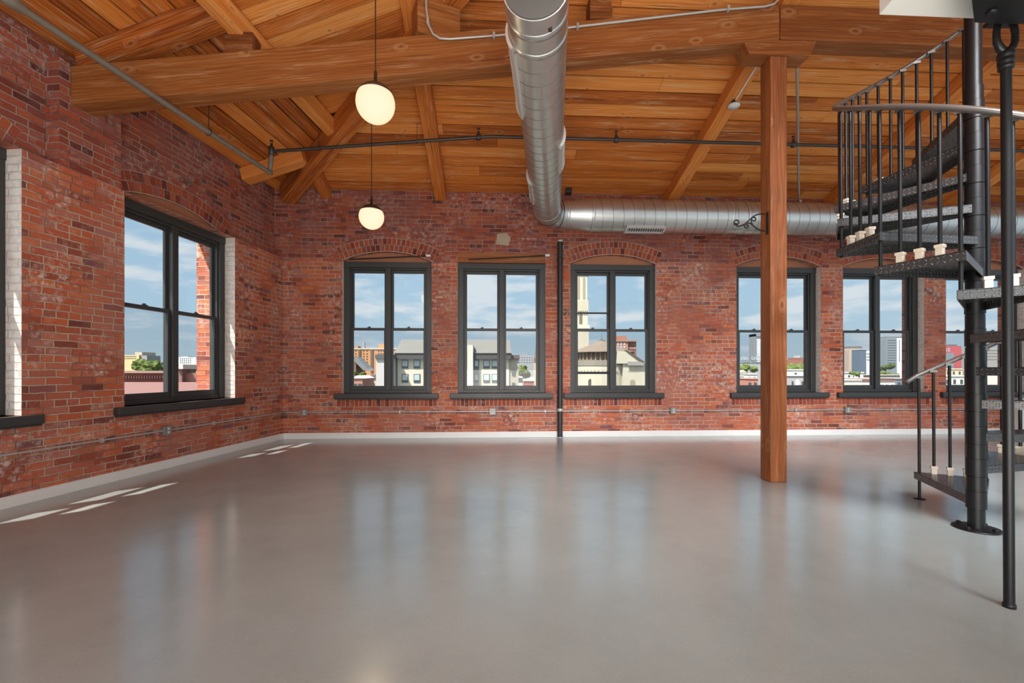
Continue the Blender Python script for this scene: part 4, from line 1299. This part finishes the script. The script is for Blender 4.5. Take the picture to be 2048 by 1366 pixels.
for x in (1142, 1161.5): arch_open(b, x, 617, 648, 6.0, D+8.2, xm((.14, .115, .09)))
for x in (1146, 1157, 1168): arch_open(b, x, 553, 598, 5, D+8.3, xm((.30, .25, .19)), 'belfry_arch')
for k in range(11):
    x = 1134+k*4.2
    block(b, 'corbel', x, x+1.8, 622, 628, D+8.0, .4, LS2)
ctr = V((E(1203, D+8), D+8, 0)); Rr = 6.9
def drum(name, rad, y0, y1, col, seg=32, smooth=False):
    m = MB(); m.lathe([(0, EZ(y1, D)), (rad, EZ(y1, D)), (rad, EZ(y0, D)), (0, EZ(y0, D))], ctr, seg, smooth=smooth); return m.build(name, xm(col), b)
drum('rotunda_wall', Rr, 730, 780, LS); drum('copper_band', Rr+.12, 720, 731, COP); drum('clerestory', Rr-.3, 704, 720.5, (.13, .10, .075))
m = MB(); m.lathe([(Rr+.75, EZ(703.5, D)), (Rr+.75, EZ(702, D)), (3.4, EZ(688, D)), (.9, EZ(677.5, D)), (.9, EZ(676, D)), (0, EZ(676, D))], ctr, 32, smooth=False)
m.build('rotunda_roof', xm((.19, .145, .11)), b)
m = MB(); m.lathe([(.12, 0), (.28, .3), (.10, .6), (.05, 1.8), (0, 2.0)], ctr+V((0, 0, EZ(677, D))), 10); m.build('finial', xm((.12, .12, .12)), b)
for k in range(20):
    a = PI+PI*(k+.5)/20; q = ctr+V((math.cos(a), math.sin(a), 0))*(Rr-.22)
    m = MB(); m.box((-.14, -.14, EZ(720.5, D)), (.14, .14, EZ(704, D)), Matrix.Translation(q)); m.build('clerestory_post', xm((.30, .20, .13)), b)
for k in range(26):
    a = PI+PI*(k+.5)/26; q = ctr+V((math.cos(a), math.sin(a), 0))*(Rr+.06)
    m = MB(); m.box((-.12, -.12, EZ(744, D)), (.12, .12, EZ(740, D)), Matrix.Translation(q)); m.build('corbel', xm(LS2), b)
for a_, nm in ((1.32, 'round_arch'), (1.56, 'round_arch'), (1.80, 'round_arch')):
    a = PI*a_; q = ctr+V((math.cos(a), math.sin(a), 0))*(Rr+.02)
    xpx = CX+F*q.x/q.y
    arch_open(b, xpx, 758, 776, 8, q.y, xm((.10, .085, .07)), 'arched_window', .08)
block(b, 'chapel_wall', 1246, 1290, 725, None, D+1, 9, LS)
m = MB(); Dc = D+.6
front = [(E(x, Dc), Dc, EZ(y, Dc)) for x, y in ((1234, 702), (1254, 703), (1288, 724), (1286, 727), (1234, 727))]
n = 5; m.add(front+[(x, y+10, z) for x, y, z in front], [tuple(range(n)), tuple(range(2*n-1, n-1, -1))]+[(i, (i+1) % n, n+(i+1) % n, n+i) for i in range(n)])
m.build('chapel_gable', xm(LS), b)
m = MB(); front = [(E(x, Dc-.3), Dc-.3, EZ(y, Dc)) for x, y in ((1252, 700.5), (1255, 700.5), (1290, 724), (1285, 725))]
n = 4; m.add(front+[(x, y+10.5, z) for x, y, z in front], [tuple(range(n)), tuple(range(2*n-1, n-1, -1))]+[(i, (i+1) % n, n+(i+1) % n, n+i) for i in range(n)])
m.build('chapel_roof', xm((.11, .075, .055)), b)
block(b, 'chapel_lead', 1256, 1288, 723, 731, Dc-.25, .3, (.28, .265, .25))
arch_open(b, 1265, 759, 776, 10, D+.98, xm((.30, .255, .19)), 'round_arch', .06)
for k in range(5): block(b, 'corbel', 1257+k*4.4, 1259+k*4.4, 739, 743, D+.9, .3, LS2)
D = 250
b = bthing('brick_tower_block', 'red brick tower block behind the church in the third back window', 'building', 1252, D)
block(b, 'main_block', 1222, 1256, 680, None, D, 16, (.40, .17, .115)); block(b, 'roof_house', 1222, 1254, 672, 680.5, D+2, 10, (.34, .14, .09)); block(b, 'side_block', 1256, 1272.5, 681.5, None, D+1, 14, (.24, .075, .05))
block(b, 'cornice', 1221, 1273.5, 680, 683, D-.6, 18, (.30, .18, .14))
window_grid(b, [1236, 1242.5, 1249], [688, 694, 700], D-.05, 3.2, 4.4, pane=False, mat=BLIND)
window_grid(b, [1261, 1266.5], [688, 694, 700, 706, 712], D+.95, 2.6, 2.6, pane=False)
block(b, 'belt', 1256, 1272.6, 695, 696.6, D+.9, .3, (.55, .47, .40))

# beyond the right-hand windows
D = 430
b = bthing('slab_tower', 'tall dark slab tower standing behind the rooftop sign', 'building', 1520, D)
block(b, 'left_pier', 1508, 1512.5, 668, None, D, 9, (.20, .21, .23)); block(b, 'glass_face', 1512.5, 1534, 673, None, D+1, 9, (.50, .54, .57)); block(b, 'crown', 1508, 1536, 668, 673, D, 9, (.22, .23, .25))
D = 330
sg = bthing('rooftop_sign', 'long rooftop sign of open letters seen from behind on its steel frame', 'sign', 1500, D)
m = MB()
for y in (708, 712.8, 721.5): m.box((E(1478, D), D, EZ(y, D)-.10), (E(1528, D), D+.2, EZ(y, D)+.10))
for k in range(14): m.box((E(1480+k*3.6, D)-.06, D, EZ(723, D)), (E(1480+k*3.6, D)+.06, D+.2, EZ(711.5, D)))
m.build('steel_frame', xm((.20, .21, .23)), sg)
def ring_letter(x, y, w_, h_):
    pts = [V((E(x, D)+w_/F*D*.5*math.cos(2*PI*i/14), D-.15, EZ(y, D)+h_/F*D*.5*math.sin(2*PI*i/14))) for i in range(14)]
    m = MB(); m.tube(pts, .22, 6, closed=True); m.build('letter', xm((.42, .44, .46)), sg)
def bar_letter(x, y, h_):
    m = MB(); m.box((E(x, D)-.2, D-.3, EZ(y+h_/2, D)), (E(x, D)+.2, D, EZ(y-h_/2, D))); m.build('letter', xm((.42, .44, .46)), sg)
for k, ch in enumerate('IOOI OIOAI'):
    x = 1483+k*4.3
    if ch == 'O': ring_letter(x, 717, 3.2, 6)
    elif ch == 'I': bar_letter(x, 717, 6.4)
    elif ch == 'A':
        m = MB()
        for s_ in (-1, 1): m.tube([V((E(x+s_*1.7, D), D-.15, EZ(720, D))), V((E(x, D), D-.15, EZ(713.8, D)))], .2, 6)
        m.build('letter', xm((.42, .44, .46)), sg)
m = MB(); m.box((E(1476, D), D+1, GZ), (E(1530, D), D+14, EZ(724, D))); m.build('host_roof', xm((.34, .35, .36)), sg)
tree(1494, 726, 276, 30, 'bushy tree below the rooftop sign in the fourth back window', hpx=18)
tree(1590, 722, 250, 40, 'broad tree right of the timber post in the fourth back window', hpx=30)
D = 420
b = bthing('brick_mill', 'long red brick mill with rooftop tank right of the timber post', 'building', 1604, D)
block(b, 'mill', 1560, 1640, 720, None, D, 14, (.30, .12, .09)); block(b, 'upper_storey', 1590, 1640, 715.5, 720.5, D+1, 11, (.26, .10, .08)); block(b, 'tank', 1592, 1600, 711, 716, D+2, 4, (.40, .42, .43))
rowhouse(1581, 1622, 739.5, 185, (.78, .76, .72), 'white flat-roofed house behind the grey corner house', (.80, .79, .76), wins=2)
b = rowhouse(1574, 1625, 751, 130, (.40, .385, .375), 'grey house front with pedimented window right of the timber post', (.78, .75, .70), wins=0)
window_grid(b, [1585, 1605], [767], 129.95, 3, 9, pane=False)
arch_open(b, 1595, 759, 773, 8, 129.98, xm((.72, .69, .64)), 'pedimented_window')
rowhouse(1478, 1494, 745, 210, (.80, .72, .52), 'yellowish gabled house at the left of the fourth back window', (.74, .66, .45), gable=True)
rowhouse(1494, 1514, 748, 180, (.78, .73, .68), 'white house with two small windows left of the timber post', (.70, .64, .60), wins=2)
rowhouse(1494, 1516, 757, 140, (.50, .20, .15), 'low red brick house front left of the timber post', (.66, .36, .30))
rowhouse(1474, 1488, 752, 158, (.72, .72, .71), 'white house end at the left edge of the fourth back window', (.80, .80, .80), wins=1)
# towers seen through the fifth and sixth windows
D = 520
b = bthing('hospital_block', 'tan stepped office block left of the mullion in the fifth back window', 'building', 1708, D)
block(b, 'low_wing', 1682, 1702, 700, None, D+2, 15, (.36, .28, .24)); block(b, 'main_block', 1700, 1722, 697, None, D, 16, (.44, .36, .31)); block(b, 'plant_room', 1701, 1724, 692.5, 697.5, D+4, 10, (.14, .13, .13))
window_grid(b, [1705, 1711], [703, 709, 715], D-.05, 3.5, 1.8, pane=False, mat=BLIND)
b = bthing('blue_glass_block', 'dark blue glass office block beside the tan block in the fifth window', 'building', 1726, D)
block(b, 'tower', 1720, 1732.5, 699, None, D-30, 12, (.10, .135, .185)); block(b, 'crown', 1720, 1732.5, 698, 700, D-30.3, 12.6, (.30, .33, .36))
b = bthing('white_office_block', 'white banded office block at the mullion of the fifth back window', 'building', 1738, D)
block(b, 'tower', 1732.5, 1752, 702, None, D-14, 10, (.66, .67, .66))
for y in (707, 713, 719): block(b, 'window_band', 1733.5, 1751, y, y+1.8, D-14.1, .2, (.13, .15, .17))
b = bthing('grey_high_rise', 'tall grey high rise with a white side in the fifth back window', 'building', 1788, D)
block(b, 'low_shoulder', 1760, 1775, 680, None, D+3, 14, (.17, .20, .24)); block(b, 'dark_tower', 1773, 1793.5, 675, None, D, 18, (.20, .23, .255)); block(b, 'crown', 1772.5, 1812, 673.5, 676, D+1, 17, (.13, .14, .15))
block(b, 'white_tower', 1793.5, 1818, 676, None, D+1, 16, (.64, .68, .70))
for y in range(680, 726, 5): block(b, 'window_band', 1775, 1792, y, y+1.6, D-.1, .2, (.09, .11, .135))
for x in (1799, 1805, 1811): block(b, 'window_strip', x-1, x+1, 680, 724, D+.9, .2, (.20, .24, .28))
D = 380
b = bthing('red_office_block', 'red panelled office block left of the stair pole in the sixth window', 'building', 1905, D)
block(b, 'main_block', 1884, 1923, 692, None, D, 14, (.40, .075, .085)); block(b, 'plant_room', 1900, 1914, 689, 692.4, D+3, 6, (.10, .11, .12)); block(b, 'grey_front', 1886, 1908, 706, None, D-1, 2, (.16, .21, .245))
window_grid(b, [1892, 1898], [698, 702], D-.05, 4, 2, pane=False, mat=BLIND)
b = bthing('grey_office_block', 'wide grey banded office block right of the stair pole', 'building', 2000, 400)
block(b, 'main_block', 1962, 2060, 696, None, 400, 18, (.29, .27, .26))
for y in (700, 706, 712, 718): block(b, 'window_band', 1964, 2058, y, y+1.8, 399.9, .2, (.17, .165, .165))
tree(1770, 726, 330, 44, 'trees at the foot of the grey high rise', col=LEAFD, hpx=16)
tree(1780, 741, 210, 34, 'small green trees among the pale roofs of the fifth window', hpx=11)
tree(1707, 742, 200, 26, 'low bushes between the roofs left of the fifth window mullion', hpx=10)
rowhouse(1688, 1728, 745, 215, (.62, .61, .58), 'wide white flat roof left in the fifth back window', (.82, .80, .76), wins=2)
rowhouse(1686, 1724, 760, 138, (.70, .64, .56), 'cream roof terrace block at the lower left of the fifth back window', (.80, .76, .70), wins=0)
rowhouse(1724, 1752, 757, 150, (.40, .13, .095), 'red brick house beside the fifth window mullion', (.62, .50, .42))
rowhouse(1758, 1790, 761, 136, (.74, .70, .64), 'white row with round dormers at the foot of the fifth back window', (.30, .10, .07), wins=3)
rowhouse(1790, 1822, 757, 150, (.20, .215, .25), 'dark slate grey house at the right of the fifth back window', (.45, .42, .40))
rowhouse(1760, 1800, 750, 190, (.26, .235, .22), 'brown flat roof below the trees of the fifth back window', (.50, .44, .38), wins=0)
rowhouse(1890, 1925, 738, 230, (.66, .54, .36), 'sandy rooftop block left of the stair pole', (.74, .66, .50), wins=3)
rowhouse(1888, 1930, 752, 160, (.62, .60, .54), 'pale roof terrace left of the stair pole', (.80, .78, .72), wins=3)
rowhouse(1965, 2010, 740, 230, (.64, .46, .31), 'orange tan house right of the stair pole', (.72, .60, .45), wins=3)
rowhouse(2010, 2056, 744, 200, (.70, .66, .58), 'cream house at the far right edge of the sixth window', (.82, .78, .72), wins=3)
tree(1990, 737, 300, 30, 'green trees right of the stair pole', hpx=10)
# hazy rooftops filling the distance
rr = random.Random(5)
PAL = [(.66, .63, .58), (.52, .46, .39), (.38, .17, .13), (.30, .30, .31), (.60, .53, .42), (.42, .39, .36)]
for (xa, xb) in ((690, 770), (1030, 1095), (1470, 1640), (1684, 1822), (1888, 2060)):
    for D in (252, 345, 462, 632):
        X_ = E(xa, D); Xe = E(xb, D)
        while X_ < Xe:
            w_ = rr.uniform(9, 17); ht = rr.uniform(6.5, 10.5)
            yt = HY+(H-(GZ+ht))*F/D
            x = CX+X_/D*F; x2 = CX+(X_+w_)/D*F
            rowhouse(x, x2, yt, D, rr.choice(PAL), 'hazy flat-roofed rowhouse among the distant rooftops outside the back windows', rr.choice(PAL), wins=0, group='distant rooftops', depth=8)
            X_ += w_+rr.uniform(2.5, 9)
# what the left-hand window shows
D = 30
pr_ = thing('brick_parapet', 'red brick roof parapet just outside the left wall window', 'parapet', (E(290, D), D, GZ))
block(pr_, 'wall', -160, 352, 746, None, D, .6, (.20, .065, .055)); block(pr_, 'coping', -160, 353, 741.5, 746.2, D-.15, .9, (.34, .22, .18))
block(pr_, 'pier', 352, 364, 738, None, D-.3, 1.2, (.22, .13, .11)); block(pr_, 'pier_cap', 350.5, 366, 729, 738, D-.5, 1.6, (.58, .55, .50))
block(pr_, 'wall', 364, 520, 746, None, D, .6, (.26, .12, .10))
for k in range(24): block(pr_, 'dentil', 235+k*5.2, 238+k*5.2, 752, 757, D-.15, .15, (.10, .035, .03))
m = MB(); m.prism([(-45, 12), (E(520, 12), 12), (E(520, D-.2), D-.2), (-45, D-.2)], EZ(764, D)-.4, EZ(764, D))
tag(m.build('flat_roof', xm((.26, .125, .105)), None), 'flat red roof of the neighbouring building outside the left wall window', 'roof')
tree(280, 716, 90, 70, 'bushy green tree beyond the parapet outside the left wall window', hpx=34)
tree(318, 724, 110, 40, 'darker tree right of the bushy tree outside the left wall window', col=LEAFD, hpx=26)
D = 260
b = bthing('tan_building', 'tan building above the trees outside the left wall window', 'building', 265, D)
block(b, 'main_block', 200, 278, 710, None, D, 15, (.64, .50, .26)); block(b, 'top_storey', 270, 284, 704, None, D+3, 10, (.42, .39, .33)); block(b, 'plant_room', 282, 294, 711, None, D+1, 10, (.30, .30, .31))
for y in (712, 716): block(b, 'window_band', 205, 272, y, y+1.6, D-.1, .2, (.26, .20, .12))
D = 520
b = bthing('white_flats', 'far white block of flats in the right half of the left wall window', 'building', 370, D)
block(b, 'block', 353, 392, 714.5, None, D, 18, (.62, .62, .60)); block(b, 'roof_house', 362, 376, 712.8, 715, D+5, 8, (.40, .40, .40)); 
window_grid(b, [361, 365, 369, 373, 377, 381], [717.5, 721.5, 725.5], D-.05, 1.8, 1.8, pane=False)
block(b, 'side_wing', 392, 430, 720, None, D-4, 16, (.42, .42, .42))
tree(390, 727, 300, 44, 'hazy distant trees at the right of the left wall window', col=LEAFD, hpx=14)
# ------------------------------------------------------------------ sky, sun, lamps
SUN = V((.398, .388, -.845)).normalized()           # direction the sunlight travels
w = bpy.data.worlds.new('sky'); sc.world = w; w.use_nodes = True
nt = w.node_tree; nt.nodes.clear()
out = nt.nodes.new('ShaderNodeOutputWorld'); bg = nt.nodes.new('ShaderNodeBackground')
tc = nt.nodes.new('ShaderNodeTexCoord'); dirv = tc.outputs['Generated']
sp_ = nd(nt, 'SeparateXYZ', {0: dirv}); X, Y, Z = sp_.outputs
base = ramp(nt, mth(nt, 'MULTIPLY_ADD', Z, 1.0, .0, True), [(0.0, (.52, .64, .71)), (.06, (.46, .61, .72)), (.16, (.42, .60, .76)), (.5, (.27, .46, .70)), (1, (.18, .36, .66))])
cv = comb(nt, mth(nt, 'MULTIPLY', X, 1.0), mth(nt, 'MULTIPLY', Y, 1.0), mth(nt, 'MULTIPLY', Z, 4.2))
cl = nz(nt, cv, 6.0, 6, .55)
cl2 = nz(nt, cv, 1.7, 2, .5)
msk = sstep(nt, mth(nt, 'ADD', mth(nt, 'MULTIPLY', cl, .72), mth(nt, 'MULTIPLY', cl2, .28)), .485, .61)
msk = mth(nt, 'MULTIPLY', msk, sstep(nt, Z, .0, .05))
skyc = mixc(nt, mth(nt, 'MULTIPLY', msk, .78), base, (.80, .81, .84))
dt = nd(nt, 'VectorMath', {0: dirv, 1: tuple(-SUN)}, operation='DOT_PRODUCT').outputs['Value']
glow = mth(nt, 'POWER', mth(nt, 'MAXIMUM', dt, 0.0), 2.2)
rear = sstep(nt, Y, .05, -.75)
glow = mth(nt, 'MULTIPLY', mth(nt, 'ADD', mth(nt, 'MULTIPLY', glow, 2.6), .15), rear)
gl = mixc(nt, 1.0, (1.0, .97, .92), glow, 'MULTIPLY')
skyc = mixc(nt, 1.0, skyc, gl, 'ADD')
nt.links.new(skyc, bg.inputs[0]); bg.inputs[1].default_value = 1.0
nt.links.new(bg.outputs[0], out.inputs[0])

sl = bpy.data.lights.new('sun', 'SUN'); sl.energy = 14; sl.angle = math.radians(.6); sl.color = (1, .95, .86)
so = bpy.data.objects.new('sun', sl); COL.objects.link(so)
so.rotation_euler = SUN.to_track_quat('-Z', 'Y').to_euler(); so.location = (-10, -10, 25)

def area(name, loc, target, sx, sy, power, col=(1, 1, 1)):
    a = bpy.data.lights.new(name, 'AREA'); a.shape = 'RECTANGLE'; a.size = sx; a.size_y = sy; a.energy = power; a.color = col
    o = bpy.data.objects.new(name, a); COL.objects.link(o); o.location = loc
    o.rotation_euler = (V(target)-V(loc)).to_track_quat('-Z', 'Y').to_euler()
    return o
# added fill lamp, unseen behind the viewer, brightening the boards from below
area('ceiling_fill', (.5, -1.5, .6), (.8, 1.6, 5), 4.5, 2.2, 300, (1, .93, .84))
# added overhead fill, out of view, aimed at the floor and lower brickwork
sk = area('floor_fill', (.6, -1.2, 6.2), (.6, 6.4, 0), 12, 2.2, 620, (.97, .98, 1))
sk.data.spread = math.radians(48)

cam = bpy.data.cameras.new('camera'); cam.sensor_width = 36; cam.lens = 36*F/2048
cam.shift_y = (HY-683)/2048; cam.clip_end = 6000; cam.clip_start = .05
co = bpy.data.objects.new('camera', cam); COL.objects.link(co)
co.location = (0, 0, H); co.rotation_euler = (PI/2, 0, 0)
sc.camera = co
sc.view_settings.view_transform = 'Standard'; sc.view_settings.look = 'None'
sc.view_settings.gamma = 1; sc.view_settings.exposure = 0.0; sc.view_settings.use_curve_mapping = False
sc.cycles.use_denoising = True
sc.cycles.max_bounces = 8
